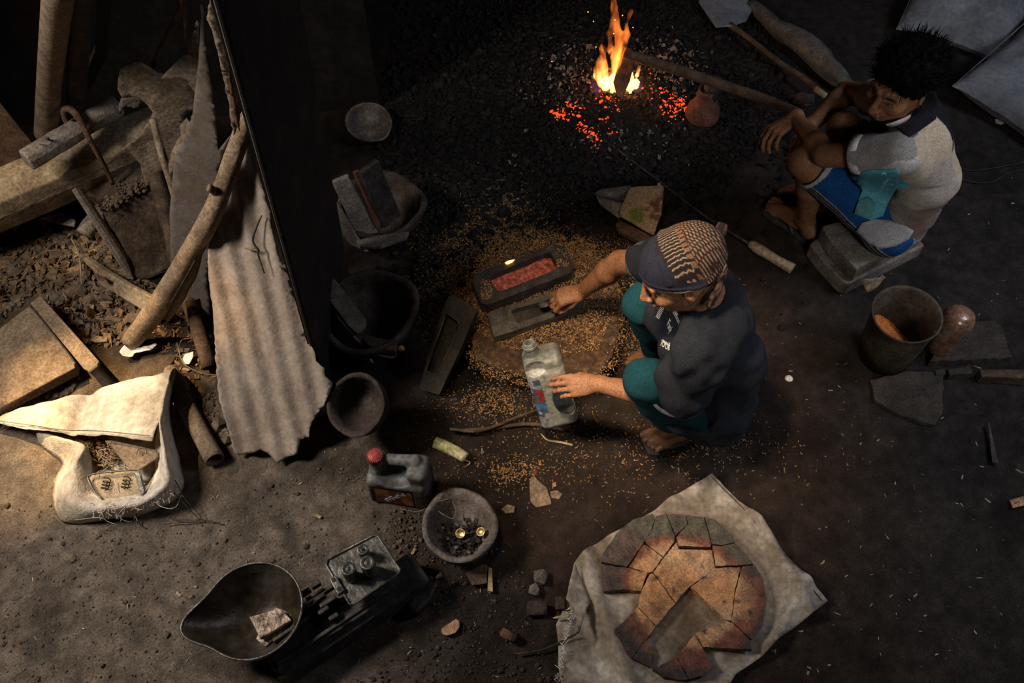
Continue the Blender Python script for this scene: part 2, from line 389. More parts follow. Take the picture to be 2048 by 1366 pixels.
def cluster(px, py, r, n, z=0, ry=None, zf=None):
    c = P(px, py, z); q = RNG.normal(0, 1, (n, 2))*[r, ry or r]; p = np.zeros((n, 3)); p[:, :2] = q+[c.x, c.y]
    p[:, 2] = z if zf is None else zf(p[:, 0], p[:, 1]); return p
def text(name, s, o, X, Y, size, m, parent, depth=.0004, target=None):
    cu = bpy.data.curves.new(name, 'FONT'); cu.body = s; cu.size = size; cu.resolution_u = 2; cu.extrude = depth
    t = bpy.data.objects.new('t', cu); COL.objects.link(t); bpy.context.view_layer.update()
    me = bpy.data.meshes.new_from_object(t.evaluated_get(bpy.context.evaluated_depsgraph_get()))
    X, Y = unit(X), unit(Y); Z = X.cross(Y)
    v = [V(o)+X*q.co.x+Y*q.co.y+Z*q.co.z for q in me.vertices]; f = [list(p.vertices) for p in me.polygons]
    bpy.data.objects.remove(t); 
    if target:
        for i, q in enumerate(v):
            loc, nn, _, _ = target.ray_cast(q+Z*.2, -Z, .5)
            if loc is not None: v[i] = loc+(nn if nn.dot(Z) > 0 else -nn)*(.0012+max(0, (q-V(o)).dot(Z)))
    return mesh(name, v, f, m, parent)

# ---------------------------------------------------------------- distance-field bodies
class SDF:
    def __init__(s): s.p = []
    def c(s, a, b, ra, rb, k=.015, op=1): s.p.append(('c', np.array(a, float), np.array(b, float), ra, rb, k, op)); return s
    def e(s, c, r, ax=None, k=.015, op=1):
        s.p.append(('e', np.array(c, float), np.array(r, float), np.eye(3) if ax is None else np.array([list(q) for q in ax], float), 0, k, op)); return s
    def b(s, c, r, ax, rnd, k=.01, op=1):
        s.p.append(('b', np.array(c, float), np.array(r, float), np.array([list(q) for q in ax], float), rnd, k, op)); return s
    def h(s, o, n, k=.004):           # keep the side the normal points away from
        s.p.append(('h', np.array(o, float), np.array(unit(n)), 0, 0, k, -1)); return s
    def grid(s, lo, hi, h, disp=None):
        lo = np.array(lo, float); n = np.ceil((np.array(hi)-lo)/h).astype(int)+1
        D = np.full(n, .2, np.float32); ax = [lo[i]+h*np.arange(n[i]) for i in range(3)]
        for t, A, B, C, E, k, op in s.p:
            if t == 'c': bl, bh = np.minimum(A, B)-max(C, E), np.maximum(A, B)+max(C, E)
            elif t == 'h': bl, bh = lo, lo+n*h
            elif t == 'e': bl, bh = A-B.max(), A+B.max()
            else: bl, bh = A-np.linalg.norm(B), A+np.linalg.norm(B)
            m = k+3*h
            i0 = np.clip(np.floor((bl-m-lo)/h).astype(int), 0, n); i1 = np.clip(np.ceil((bh+m-lo)/h).astype(int)+1, 0, n)
            if (i1 <= i0).any(): continue
            w = tuple(slice(a, b) for a, b in zip(i0, i1))
            X, Y, Z = ax[0][w[0]][:, None, None], ax[1][w[1]][None, :, None], ax[2][w[2]][None, None, :]
            if t == 'c':
                d = B-A; L = d@d+1e-12
                T = np.clip(((X-A[0])*d[0]+(Y-A[1])*d[1]+(Z-A[2])*d[2])/L, 0, 1)
                q = np.sqrt((X-A[0]-T*d[0])**2+(Y-A[1]-T*d[1])**2+(Z-A[2]-T*d[2])**2)-(C+(E-C)*T)
            elif t == 'h': q = (A[0]-X)*B[0]+(A[1]-Y)*B[1]+(A[2]-Z)*B[2]
            else:
                x, y, z = X-A[0], Y-A[1], Z-A[2]
                u = [C[i][0]*x+C[i][1]*y+C[i][2]*z for i in range(3)]
                if t == 'e':
                    k0 = np.sqrt(sum((u[i]/B[i])**2 for i in range(3))); k1 = np.sqrt(sum((u[i]/B[i]**2)**2 for i in range(3)))+1e-9
                    q = k0*(k0-1)/k1
                else:
                    qq = [np.abs(u[i])-B[i]+E for i in range(3)]
                    q = np.sqrt(sum(np.maximum(v, 0)**2 for v in qq))+np.minimum(np.maximum(np.maximum(qq[0], qq[1]), qq[2]), 0)-E
            W = D[w]
            if op > 0:
                hh = np.clip(.5+.5*(W-q)/k, 0, 1); D[w] = W*(1-hh)+q*hh-k*hh*(1-hh)
            else:
                q = -q if t != 'h' else -q
                hh = np.clip(.5-.5*(W-q)/k, 0, 1); D[w] = W*(1-hh)+q*hh+k*hh*(1-hh)
        if disp is not None:
            nb = np.nonzero(np.abs(D) < .035); D[nb] -= disp(ax[0][nb[0]], ax[1][nb[1]], ax[2][nb[2]]).astype(np.float32)
        return D, lo
    def mesh(s, lo, hi, h, disp=None, skip=()):
        D, lo = s.grid(lo, hi, h, disp); S = D < 0
        c8 = [(a, b, c) for a in (0, 1) for b in (0, 1) for c in (0, 1)]; n = np.array(D.shape)-1
        cnt = sum(S[a:a+n[0], b:b+n[1], c:c+n[2]].astype(np.int8) for a, b, c in c8)
        act = (cnt > 0) & (cnt < 8); I = np.argwhere(act)
        if skip:
            C = lo+(I+.5)*h; k = np.ones(len(I), bool)
            for a, b in skip: k &= ~((C > np.array(a)+h*.9) & (C < np.array(b)-h*.9)).all(1)
            I = I[k]
        pos = np.zeros((len(I), 3)); num = np.zeros(len(I))
        for a in c8:
            for d in range(3):
                if a[d]: continue
                b = list(a); b[d] = 1
                va = D[tuple((I+a).T)]; vb = D[tuple((I+b).T)]; x = (va < 0) != (vb < 0)
                t = va/(va-vb+1e-20); q = I+np.array(a, float); q[:, d] += t; pos[x] += q[x]; num += x
        pos = lo+pos/num[:, None]*h
        ids = np.full(n, -1, np.int64); ids[tuple(I.T)] = np.arange(len(I)); F = []
        for d in range(3):
            u, v = (d+1) % 3, (d+2) % 3
            sl0 = [slice(None)]*3; sl1 = [slice(None)]*3; sl0[d] = slice(0, -1); sl1[d] = slice(1, None)
            A, B = S[tuple(sl0)], S[tuple(sl1)]; E = np.argwhere(A != B)
            ok = (E[:, u] > 0) & (E[:, v] > 0) & (E[:, u] < n[u]) & (E[:, v] < n[v]); E = E[ok]
            def g(du, dv):
                q = E.copy(); q[:, u] += du; q[:, v] += dv; return ids[tuple(q.T)]
            Q = np.stack([g(-1, -1), g(0, -1), g(0, 0), g(-1, 0)], 1); ins = A[tuple(E.T)]
            Q[~ins] = Q[~ins][:, ::-1]; F.append(Q[(Q >= 0).all(1)])
        return pos, np.concatenate(F)
def joinm(*ms):
    v, f, o = [], [], 0
    for a, b in ms: v.append(a); f.append(b+o); o += len(a)
    return np.concatenate(v), np.concatenate(f)
# ================================================================ the ground
def mound(x, y):
    a = P(90, 560); b = P(1090, 640)
    m = .05*np.exp(-(((x-a.x)/.35)**2+((y-a.y)/.28)**2)**2)
    f = P(1245, 205); m = m+.035*np.exp(-(((x-f.x)/.33)**2+((y-f.y)/.35)**2))
    e = np.zeros_like(m)
    return m+e
def gz(x, y):
    x, y = np.asarray(x, float), np.asarray(y, float)
    return mound(x, y)+.006*fbm(x*3, y*3, 0, 3, 4)+.0032*fbm(x*19, y*19, 0, 9, 4)-.0045
def ground():
    xs = np.linspace(-2.6, 2.9, 420); ys = np.linspace(.15, 5.2, 380)
    X, Y = np.meshgrid(xs, ys); v = np.stack([X.ravel(), Y.ravel(), gz(X, Y).ravel()], 1)
    n, m_ = len(xs), len(ys); i = np.arange(m_-1)[:, None]*n+np.arange(n-1)[None]
    f = np.stack([i, i+1, i+n+1, i+n], 2).reshape(-1, 4)
    x, y = v[:, 0], v[:, 1]
    nz = fbm(x*2.3, y*2.3, 0, 21, 5)*.16; n2 = fbm(x*9, y*9, 0, 31, 4)
    def blob(px, py, r, ry=None):
        c = P(px, py); return np.clip(1.15-np.sqrt(((x-c.x)/r)**2+((y-c.y)/(ry or r))**2)+nz*1.6+n2*.05, 0, 1)
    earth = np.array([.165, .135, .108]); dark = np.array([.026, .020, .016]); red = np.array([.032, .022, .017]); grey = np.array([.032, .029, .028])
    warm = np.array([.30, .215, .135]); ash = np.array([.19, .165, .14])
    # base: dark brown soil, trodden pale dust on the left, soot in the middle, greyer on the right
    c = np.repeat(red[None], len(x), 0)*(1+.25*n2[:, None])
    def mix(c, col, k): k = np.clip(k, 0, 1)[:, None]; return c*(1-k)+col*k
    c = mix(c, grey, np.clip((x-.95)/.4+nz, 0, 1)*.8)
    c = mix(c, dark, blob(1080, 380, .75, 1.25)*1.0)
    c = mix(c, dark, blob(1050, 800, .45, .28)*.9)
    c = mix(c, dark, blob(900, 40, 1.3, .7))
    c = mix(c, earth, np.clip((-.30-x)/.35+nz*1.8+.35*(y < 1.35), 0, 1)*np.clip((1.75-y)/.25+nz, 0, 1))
    c = mix(c, warm, blob(300, 840, .42, .32)*.8)  # warm sunlit tint around the sack, painted into the soil colour
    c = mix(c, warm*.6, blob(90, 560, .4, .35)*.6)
    c = mix(c, dark*1.2, blob(740, 1290, .26, .09)*.8)  # shadow beside the scale, painted as darker ground
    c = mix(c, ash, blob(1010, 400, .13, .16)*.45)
    c = mix(c, dark*1.3, blob(660, 930, .18, .08)*.8)  # shadow of the corrugated sheet, painted as darker ground
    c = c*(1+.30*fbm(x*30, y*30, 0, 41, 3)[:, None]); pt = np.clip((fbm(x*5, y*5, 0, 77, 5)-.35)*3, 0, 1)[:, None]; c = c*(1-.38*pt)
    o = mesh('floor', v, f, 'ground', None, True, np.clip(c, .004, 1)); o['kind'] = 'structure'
mat('ground', [(.62,)*3, (.95,)*3, (1.3,)*3], 26, .95, bump=1.0, bscale=38, vc=True, spec=.2, spread=(.3, .72), detail=10)
def _groundmat():
    nt = MATS['ground'].node_tree; N = nt.nodes; L = nt.links
    b = N['Principled BSDF']; bp = [n for n in N if n.type == 'BUMP'][0]; n2 = bp.inputs['Height'].links[0].from_node
    n2.inputs['Detail'].default_value = 12; n2.inputs['Roughness'].default_value = .72; bp.inputs['Distance'].default_value = .012
    tc = [n for n in N if n.type == 'TEX_COORD'][0]
    vo = N.new('ShaderNodeTexVoronoi'); vo.feature = 'DISTANCE_TO_EDGE'; vo.inputs['Scale'].default_value = 5.5
    wn = N.new('ShaderNodeTexNoise'); wn.inputs['Scale'].default_value = 7; wn.inputs['Detail'].default_value = 6
    mx = N.new('ShaderNodeMix'); mx.data_type = 'VECTOR'; mx.inputs[0].default_value = .22
    L.new(tc.outputs['Object'], wn.inputs['Vector']); L.new(tc.outputs['Object'], mx.inputs[4]); L.new(wn.outputs['Color'], mx.inputs[5]); L.new(mx.outputs[1], vo.inputs['Vector'])
    mr = N.new('ShaderNodeMapRange'); mr.inputs[1].default_value = 0; mr.inputs[2].default_value = .035; L.new(vo.outputs['Distance'], mr.inputs[0])
    b2 = N.new('ShaderNodeBump'); b2.inputs['Strength'].default_value = .35; b2.inputs['Distance'].default_value = .006
    L.new(mr.outputs[0], b2.inputs['Height']); L.new(bp.outputs['Normal'], b2.inputs['Normal']); L.new(b2.outputs['Normal'], b.inputs['Normal'])
_groundmat(); ground()

# ---- walls and partitions
def vwall(name, a, b, z0, z1, m, th=.03, kind='structure'):
    a, b = V((*a, 0)), V((*b, 0)); X = unit(b-a)
    o = box(name, (a+b)/2+V((0, 0, (z0+z1)/2)), X, V((0, 0, 1)).cross(X), (0, 0, 1), ((b-a).length, th, z1-z0), m, None, 0)
    if kind: o['kind'] = kind
    return o
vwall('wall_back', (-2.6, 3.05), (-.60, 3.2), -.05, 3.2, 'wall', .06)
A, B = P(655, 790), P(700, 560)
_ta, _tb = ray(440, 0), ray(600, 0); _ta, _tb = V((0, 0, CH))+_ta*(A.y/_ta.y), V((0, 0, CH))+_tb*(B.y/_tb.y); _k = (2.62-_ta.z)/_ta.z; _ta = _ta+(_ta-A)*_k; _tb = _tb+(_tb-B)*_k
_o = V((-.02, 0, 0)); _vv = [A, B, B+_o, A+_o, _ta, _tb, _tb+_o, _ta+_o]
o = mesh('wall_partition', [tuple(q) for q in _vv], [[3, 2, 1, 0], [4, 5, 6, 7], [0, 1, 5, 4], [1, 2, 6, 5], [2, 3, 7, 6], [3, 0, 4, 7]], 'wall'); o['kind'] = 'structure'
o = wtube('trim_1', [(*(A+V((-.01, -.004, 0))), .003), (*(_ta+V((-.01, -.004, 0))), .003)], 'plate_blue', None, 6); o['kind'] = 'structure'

# ---- debris sheets behind the branch, bottom to top
RP = Plane([(655, 790, 0), (655, 790, 1.0), (420, 640, 0)])
o = sheet('standing_sheet', [(653, 790), (640, 830), (615, 790), (585, 700), (560, 600), (540, 480), (512, 350), (494, 262), (488, 205), (468, 130), (452, 62), (434, 0), (420, -50), (424, -50), (440, 20), (480, 165), (520, 310), (560, 450), (610, 640)], RP, 'rust', None,
          lambda u, v: .006*np.sin(u*2*math.pi/.09), .004, .02, .0)
tag(o, 'tall rust-brown sheet standing upright behind the torn edge of the corrugated sheet', 'sheet')
CP = Plane([(465, 905, .03), (640, 810, .17), (455, 260, .80)])
co = [(468, 905), (455, 850), (440, 790), (430, 700), (424, 620), (417, 560), (417, 500), (424, 420), (440, 330), (462, 270), (480, 235), (492, 262), (503, 290), (510, 320), (520, 352), (533, 395), (540, 420), (545, 455), (556, 500), (560, 520), (572, 535), (580, 570), (590, 600), (600, 612), (600, 630), (612, 650), (606, 672), (630, 705), (632, 722), (650, 735), (652, 752), (665, 768), (658, 790), (645, 815), (632, 832), (620, 855), (618, 875), (600, 880), (596, 905), (570, 918), (558, 925), (548, 915), (520, 900), (492, 908), (478, 912)]
_cu = Plane([(465, 905, .03), (640, 810, .17), (455, 260, .80)]); _d1 = V((*_cu.uv(560, 915), 0)); _d2 = V((*_cu.uv(447, 420), 0)); _dd = (_d2-_d1).normalized()
def corr(u, v):
    s_ = (u-_d1.x)*(-_dd.y)+(v-_d1.y)*_dd.x
    return .0078*np.sin(s_*2*math.pi/.072+.6)+.004*fbm(u*6, v*6, 0, 5, 2)
o = sheet('corrugated_sheet', co, CP, 'corrugated', None, corr, .002, .011, .0022); tag(o, 'pale dusty corrugated sheet with ragged right edge leaning above the floor', 'sheet')
for i, (pts, nm, lb) in enumerate([
    ([(528, 430, .62, .002), (519, 450, .60, .003), (510, 480, .56, .0035), (522, 500, .53, .0035), (520, 505, .52, .003), (533, 545, .46, .002)], 'twig', 'thin crooked dark twig lying on the corrugated sheet'),
    ([(493, 495, .57, .002), (505, 496, .55, .003), (515, 494, .55, .002)], 'twig', 'short pale green stem lying beside the dark twig on the corrugated sheet')]):
    w = [(*(CP.at(a, b)+CP.n*.02), r) for a, b, c, r in pts]; tag(wtube(nm, w, ['wire', 'bamboo'][i], None, 6, sub=4), lb, 'twig')
o = sheet('torn_leaf_scrap', [(545, 540), (555, 533), (570, 533), (572, 540), (556, 538), (548, 543)], CP, 'soot', None, lambda u, v: .01*np.sin(u*40), .001, .01)
tag(o, 'small black curled flap poking from the right edge of the corrugated sheet', 'scrap')
BP = Plane([(350, 620, .02), (440, 620, .05), (400, 60, 1.15)])
def crump(a, f, s): return lambda u, v: a*fbm(u*f, v*f, 0, s, 3)
o = sheet('metal_plate', [(352, 640), (345, 560), (338, 430), (345, 330), (385, 230), (398, 120), (402, 30), (392, -40), (405, -40), (412, 90), (428, 180), (437, 300), (462, 268), (440, 340), (424, 450), (416, 560), (425, 640), (430, 720), (400, 740)], BP, 'plate_blue', None, crump(.006, 4, 8), .003, .02)
tag(o, 'large smooth grey-brown plate standing between the pole and the corrugated sheet', 'plate')
o = sheet('metal_strip', [(437, 0), (450, 60), (462, 105), (468, 135), (474, 180), (478, 215), (480, 240), (468, 265), (462, 240), (448, 170), (436, 110), (424, 60), (413, 35), (420, 0), (425, -50), (432, -50)], Plane([(440, 265, .95), (500, 265, .95), (430, 0, 1.5)]), 'scrap_metal', None, crump(.01, 7, 2), .003, .014, .002)
tag(o, 'narrow torn light grey metal strip rising to the top edge above the curved branch', 'scrap metal')
o = sheet('peeled_strip', [(456, 140), (463, 160), (470, 195), (477, 225), (481, 262), (470, 245), (463, 205), (457, 170)], Plane([(440, 262, 1.0), (500, 262, 1.0), (456, 140, 1.25)]), 'clay_red', None, crump(.008, 9, 4), .002, .012, .001)
tag(o, 'pinkish peeled sliver hanging from the narrow metal strip', 'scrap metal')
SP = Plane([(250, 320, .42), (365, 290, .45), (320, 140, .78)])
o = sheet('torn_hide_sheet', [(238, 155), (240, 142), (276, 124), (300, 138), (316, 148), (330, 150), (345, 147), (372, 147), (380, 165), (397, 208), (394, 218), (380, 222), (366, 230), (367, 250), (363, 290), (352, 312), (335, 330), (318, 350), (292, 372), (280, 330), (262, 312), (243, 302), (262, 288), (298, 246), (306, 225), (296, 212), (280, 200), (262, 196), (244, 197), (235, 180)], SP, 'scrap_metal', None, lambda u, v: .014*fbm(u*6, v*6, 0, 12, 3), .003, .014, .0015)
tag(o, 'largest crumpled tan scrap sheet, pointed top, behind the upright pole', 'scrap metal')
o = sheet('torn_hide_sheet', [(325, 150), (340, 135), (372, 108), (382, 82), (394, 38), (400, 44), (397, 85), (396, 130), (399, 168), (404, 188), (414, 205), (414, 232), (402, 254), (380, 236), (392, 222), (399, 205), (388, 180), (374, 157), (360, 153)], Plane([(402, 254, .62), (414, 205, .72), (325, 150, .82)]), 'scrap_metal', None, crump(.016, 8, 22), .003, .012, .0012)
tag(o, 'hooked tan scrap sheet with a tall thin tip above the largest one', 'scrap metal')
o = sheet('torn_hide_sheet', [(372, 236), (390, 248), (413, 274), (411, 290), (398, 298), (376, 312), (355, 338), (343, 352), (342, 330), (350, 300), (366, 268), (358, 250)], Plane([(372, 236, .62), (413, 274, .58), (343, 350, .45)]), 'scrap_metal', None, lambda u, v: .018*np.sin(u*32)+.006*fbm(u*9, v*9, 0, 3, 2), .003, .01, .0015)
tag(o, 'small rippled tan scrap sheet, lowest of the torn ones by the plate', 'scrap metal')
o = sheet('torn_hide_sheet', [(243, 200), (285, 196), (294, 208), (272, 218), (250, 216), (240, 232), (238, 215)], Plane([(243, 200, .66), (294, 208, .62), (240, 232, .6)]), 'ashstone', None, crump(.01, 9, 32), .003, .012)
tag(o, 'small pale scrap wedged past the end of the light log', 'scrap metal')

# ---- timbers, posts, poles
o = rod('round_post', [(88, 330, .12, .043), (100, 150, .72, .041), (122, -60, 1.42, .040)], 'dusty_pipe', n=24); tag(o, 'thick grey-green round post standing upright at the far left', 'post')
o = rod('round_post', [(150, 250, .3, .034), (158, 90, .9, .032), (172, -60, 1.4, .03)], 'soot', n=20); tag(o, 'blackened post just right of the thick grey-green post', 'post')
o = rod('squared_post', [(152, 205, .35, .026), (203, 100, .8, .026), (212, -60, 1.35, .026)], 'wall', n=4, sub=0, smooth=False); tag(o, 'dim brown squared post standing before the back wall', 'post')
o = rod('thin_stake', [(104, 215, .5, .004), (104, 150, .7, .009), (106, 118, .8, .004)], 'wood_dark', n=8); tag(o, 'slim splinter of wood beside the thick grey-green post', 'stake')
o = rod('thin_stake', [(304, 138, .72, .009), (330, 80, .95, .008), (352, 40, 1.08, .009), (372, -20, 1.3, .008)], 'wood_dark', n=8, noise=.2); tag(o, 'knotty stick leaning over the tan scrap sheets at the top', 'stake')
o = rod('thin_stake', [(372, 100, .85, .004), (370, 40, 1.05, .004), (366, -20, 1.3, .004)], 'rust', n=6); tag(o, 'hair-thin dark rod hanging right of the knotty stick', 'stake')
o = slab('triangular_board', [(-40, 190), (0, 205), (68, 290), (20, 335), (-40, 360)], [(0, 205, .5), (68, 290, .35), (0, 340, .3)], 'rust', .02); tag(o, 'brown triangular board end at the left edge above the timber', 'board')
# big hewn timber
t = thing('hewn_timber', 'massive hewn timber beam lying along the left edge under the log', 'timber', P(60, 430, .1))
def beam(name, a, b, up, w_, h_, m, parent, rg=.01, sides=10):
    n = 16; R = []
    a, b = V(a), V(b); T = unit(b-a); U = unit(V(up)-T*V(up).dot(T)); S = T.cross(U)
    for i in range(n):
        q = a+(b-a)*i/(n-1); r = []
        for c in ((-1, -1), (-.3, -1.05), (.5, -1), (1, -.5), (1, .3), (.75, .85), (0, 1.02), (-.7, .92), (-1, .3), (-1.02, -.4)):
            k = 1+float(vn(c[0]*2+i*.5, c[1]*2, a.x*3, 4))*.05
            r.append(q+S*c[0]*w_*k+U*c[1]*h_*k)
        R.append(np.array([list(p) for p in r]))
    v, f = skinrings(R); o = mesh(name, v, f, m, parent, False)
    bm = bmesh.new(); bm.from_mesh(o.data); bmesh.ops.recalc_face_normals(bm, faces=bm.faces); bm.to_mesh(o.data); bm.free()
    return bevel(o, .006)
beam('beam', P(-170, 470, .25), P(345, 255, .28), (.15, -.25, 1), .095, .10, 'wood_old', t)
for pts in ([(-10, 452, .31, .0015), (60, 410, .335, .002), (112, 378, .345, .0015)], [(112, 378, .35, .0015), (180, 350, .345, .002), (260, 300, .35, .001)]):
    rod('crack', pts, 'soot', t, 6)
t = thing('peeled_log', 'short pale peeled log lying on the timber under the hook', 'log', P(140, 265, .4))
beam('log', P(52, 322, .47), P(236, 210, .47), (0, 0, 1), .036, .036, 'wood_grey', t)
rod('nail', [(93, 278, .51, .004), (96, 277, .525, .005)], 'iron', t, 8, sub=0); rod('nail', [(143, 240, .51, .004), (146, 239, .52, .005)], 'iron', t, 8, sub=0)
rod('wire_staple', [(78, 288, .51, .0015), (88, 290, .512, .0015), (98, 290, .512, .0015), (106, 284, .512, .0015)], 'iron', t, 6)
o = rod('iron_hook', [(143, 262, .47, .006), (131, 240, .50, .010), (128, 222, .53, .0115), (136, 217, .545, .0125), (150, 226, .54, .013), (163, 246, .52, .012), (180, 280, .46, .0105), (205, 325, .36, .0095), (226, 368, .26, .008)], 'rust', n=12); tag(o, 'bent iron hook hanging over the pale peeled log', 'hook')
o = rod('wood_pole', [(306, 238, .62, .0125), (325, 310, .50, .0135), (350, 390, .36, .0145), (372, 460, .24, .014), (384, 515, .15, .0125), (398, 590, .05, .011)], 'wood_old', n=12, noise=.12); tag(o, 'slim upright wooden pole leaning in front of the tan scrap sheets', 'pole')
o = rod('bark_pole', [(312, 348, .33, .026), (330, 420, .24, .029), (350, 490, .16, .031), (362, 545, .12, .032), (380, 610, .07, .026), (395, 680, .03, .022)], 'wood_dark', n=14, noise=.22); tag(o, 'thick dark bark-covered pole under the slim wooden pole', 'pole')
t = thing('stone_block', 'large brown square stone block with a mossy top edge', 'stone', P(270, 540, .02))
slab('stone', [(203, 425), (262, 395), (310, 362), (322, 420), (352, 520), (345, 540), (300, 558), (272, 562), (240, 500)], [(203, 425, .24), (310, 362, .27), (275, 560, .03)], 'stone_brown', .13, t, .012, rough=.004)
mo = scatter('moss_crust', np.array([list(P(x, y, .26+.02*random.random())) for x, y in [(random.gauss(0, 7)+205+95*q, random.gauss(0, 7)+412-55*q) for q in RNG.random(420)]]), RNG.gamma(2, .0016, 420)+.0015, ICO, 'clod', t)
o = slab('rough_stone', [(148, 372), (200, 338), (298, 338), (303, 365), (255, 395), (205, 422), (190, 395)], [(150, 372, .2), (298, 345, .27), (205, 422, .23)], 'stone_brown', .1, None, .01, rough=.008); tag(o, 'crumbling earthy stone behind the brown square block', 'stone')
t = thing('weathered_board', 'thin weathered grey wood slat leaning against the brown stone block', 'slat', P(262, 558, .02))
slab('board_half', [(145, 380), (152, 375), (266, 550), (268, 560), (258, 558)], [(145, 380, .34), (152, 375, .34), (262, 556, .05)], 'wood_grey', .012, t, .002)
slab('board_half', [(153, 376), (159, 378), (252, 520), (268, 560), (262, 552)], [(153, 376, .335), (160, 378, .335), (262, 556, .045)], 'wood_dark', .016, t, .002)
o = rod('log_stub', [(168, 470, .075, .034), (196, 435, .09, .036), (215, 405, .10, .034)], 'wood_grey', n=16, noise=.08); tag(o, 'short sawn log end between the grey slat and the rubble', 'log')
o = slab('wood_wedge', [(72, 438), (120, 425), (151, 440), (148, 453)], [(72, 438, .09), (148, 453, .09), (120, 425, .10)], 'wood_grey', .01); tag(o, 'small flat wedge of wood under the edge of the timber', 'offcut')
o = slab('plank', [(152, 510), (165, 512), (207, 540), (260, 572), (336, 612), (322, 642), (300, 630), (196, 566), (190, 545)], [(152, 510, .11), (207, 540, .11), (322, 640, .05)], 'wood_old', .022, None, .003); tag(o, 'tapered brown plank sloping down under the curved branch', 'plank')
o = slab('plank_splinter', [(190, 545), (212, 556), (205, 562), (196, 560)], [(190, 545, .125), (212, 556, .125), (205, 565, .12)], 'clay_red', .006); tag(o, 'pink broken splinter on the tapered brown plank', 'offcut')
t = thing('lid_box', 'flat dusty grey-brown metal case lying at the left edge', 'case', P(60, 720, 0))
slab('case', [(-60, 690), (0, 655), (58, 610), (70, 622), (150, 722), (148, 735), (0, 812), (-60, 850)], flat(.075), 'iron_bare', .05, t, .006)
o = t.children[0]; o.data.materials[0] = MATS['dusty_pipe']
rod('rolled_rim', [(150, 735, .07, .006), (70, 778, .07, .006), (0, 815, .07, .006), (-50, 840, .07, .006)], 'dusty_pipe', t, 8)
rod('seam', [(62, 612, .077, .003), (105, 665, .077, .003), (152, 727, .077, .003)], 'soot', t, 6)
t = thing('channel_bar', 'long dusty channel bar lying across the flat metal case', 'bar', P(130, 670, .08))
slab('web', [(60, 606), (76, 594), (90, 598), (196, 728), (180, 742), (168, 738)], [(60, 606, .125), (76, 594, .125), (180, 742, .10)], 'dusty_pipe', .006, t)
slab('flange', [(76, 594), (82, 592), (198, 722), (194, 730)], [(76, 594, .14), (82, 592, .14), (196, 726, .115)], 'dusty_pipe', .018, t, .002)
rod('end_lip', [(178, 744, .10, .008), (196, 730, .105, .008)], 'dusty_pipe', t, 8)
# curved branch
t = thing('curved_branch', 'thick curved bare branch leaning over the corrugated sheet', 'branch', P(270, 680, .02))
BR = [(500, 225, 1.0, .021), (484, 265, .93, .027), (462, 330, .82, .0285), (440, 390, .70, .030), (412, 452, .57, .033), (372, 520, .42, .034), (330, 590, .26, .036), (292, 645, .12, .037), (262, 684, .035, .034)]
BR = [(a, b, (CP.at(a, b).z+.035 if b < 460 else c), r) for a, b, c, r in BR]; _w = [(*P(a, b, c), r) for a, b, c, r in BR]
rod('branch', BR, 'wood_branch', t, 20, noise=.06)
_z = BR[3][2]; rod('knot_stub', [(440, 392, _z, .017), (428, 382, _z+.03, .013), (419, 376, _z+.05, .0125), (417, 375, _z+.053, .010)], 'wood_branch', t, 12)
rod('split_piece', [(404, 492, .47, .006), (392, 530, .40, .013), (372, 575, .29, .014), (348, 618, .18, .013), (335, 640, .12, .008)], 'wood_branch', t, 10, noise=.15)
rod('crack', [(414, 470, .565, .0015), (388, 525, .452, .003), (366, 565, .355, .0035), (345, 600, .27, .0035), (326, 625, .20, .002)], 'soot', t, 6)
# tin cans, pipes, small bits
o = pipe('short_pipe', [(385, 600, .16, .026), (398, 660, .09, .028), (420, 735, .035, .028)], 'rust'); tag(o, 'short rusty pipe end lying right of the white tag', 'pipe')
t = thing('long_pipe', 'long dusty brown pipe lying beside the open sack', 'pipe', P(390, 840, 0))
pipe('tube', [(352, 772, .045, .030), (362, 795, .04, .030), (395, 855, .034, .031), (430, 920, .034, .032)], 'dusty_pipe', t)
pipe('collar', [(340, 738, .05, .022), (350, 760, .05, .034), (358, 778, .045, .034), (363, 790, .042, .031)], 'dusty_pipe', t)
o = sheet('rag', [(240, 706), (250, 692), (268, 690), (282, 697), (312, 686), (314, 690), (300, 700), (282, 704), (268, 706), (264, 712), (246, 713)], flat(.03), 'paper', None, lambda u, v: .008*fbm(u*30, v*30, 0, 3, 3), .001, .008); tag(o, 'crumpled white rag at the foot of the curved branch', 'rag')
t = thing('paper_tag', 'small white tag with a string right of the branch foot', 'tag', P(376, 715, .02))
sheet('tag', [(364, 716), (370, 706), (386, 702), (386, 714), (378, 727), (366, 726)], flat(.028), 'paper', t, lambda u, v: .006*np.sin(u*60), .001, .01)
rod('string', [(384, 676, .05, .0014), (364, 680, .03, .0014), (358, 700, .02, .0014), (366, 725, .03, .0014), (384, 738, .02, .0012), (410, 748, .012, .0012), (436, 750, .012, .0012)], 'wire_pale', t, 6)
t = thing('curled_strap', 'curled dark strap beneath the lower left edge of the corrugated sheet', 'strap', P(450, 780, 0))
pipe('strap', [(455, 700, .13, .012), (440, 760, .07, .013), (442, 800, .03, .014), (462, 830, .015, .012)], 'wood_dark', t, 10)
o = sheet('tin_scrap', [(392, 640), (410, 632), (432, 640), (428, 668), (404, 662)], [(392, 640, .08), (432, 640, .08), (404, 665, .05)], 'soot', None, crump(.012, 20, 5), .002, .01); tag(o, 'small blackened tin scrap above the short rusty pipe', 'scrap')
o = rod('dry_stem', [(143, 478, .08, .0025), (156, 505, .09, .003), (161, 530, .09, .003), (163, 570, .08, .002)], 'wood_old', n=6); tag(o, 'thin forked dry stem standing in the rubble', 'twig')
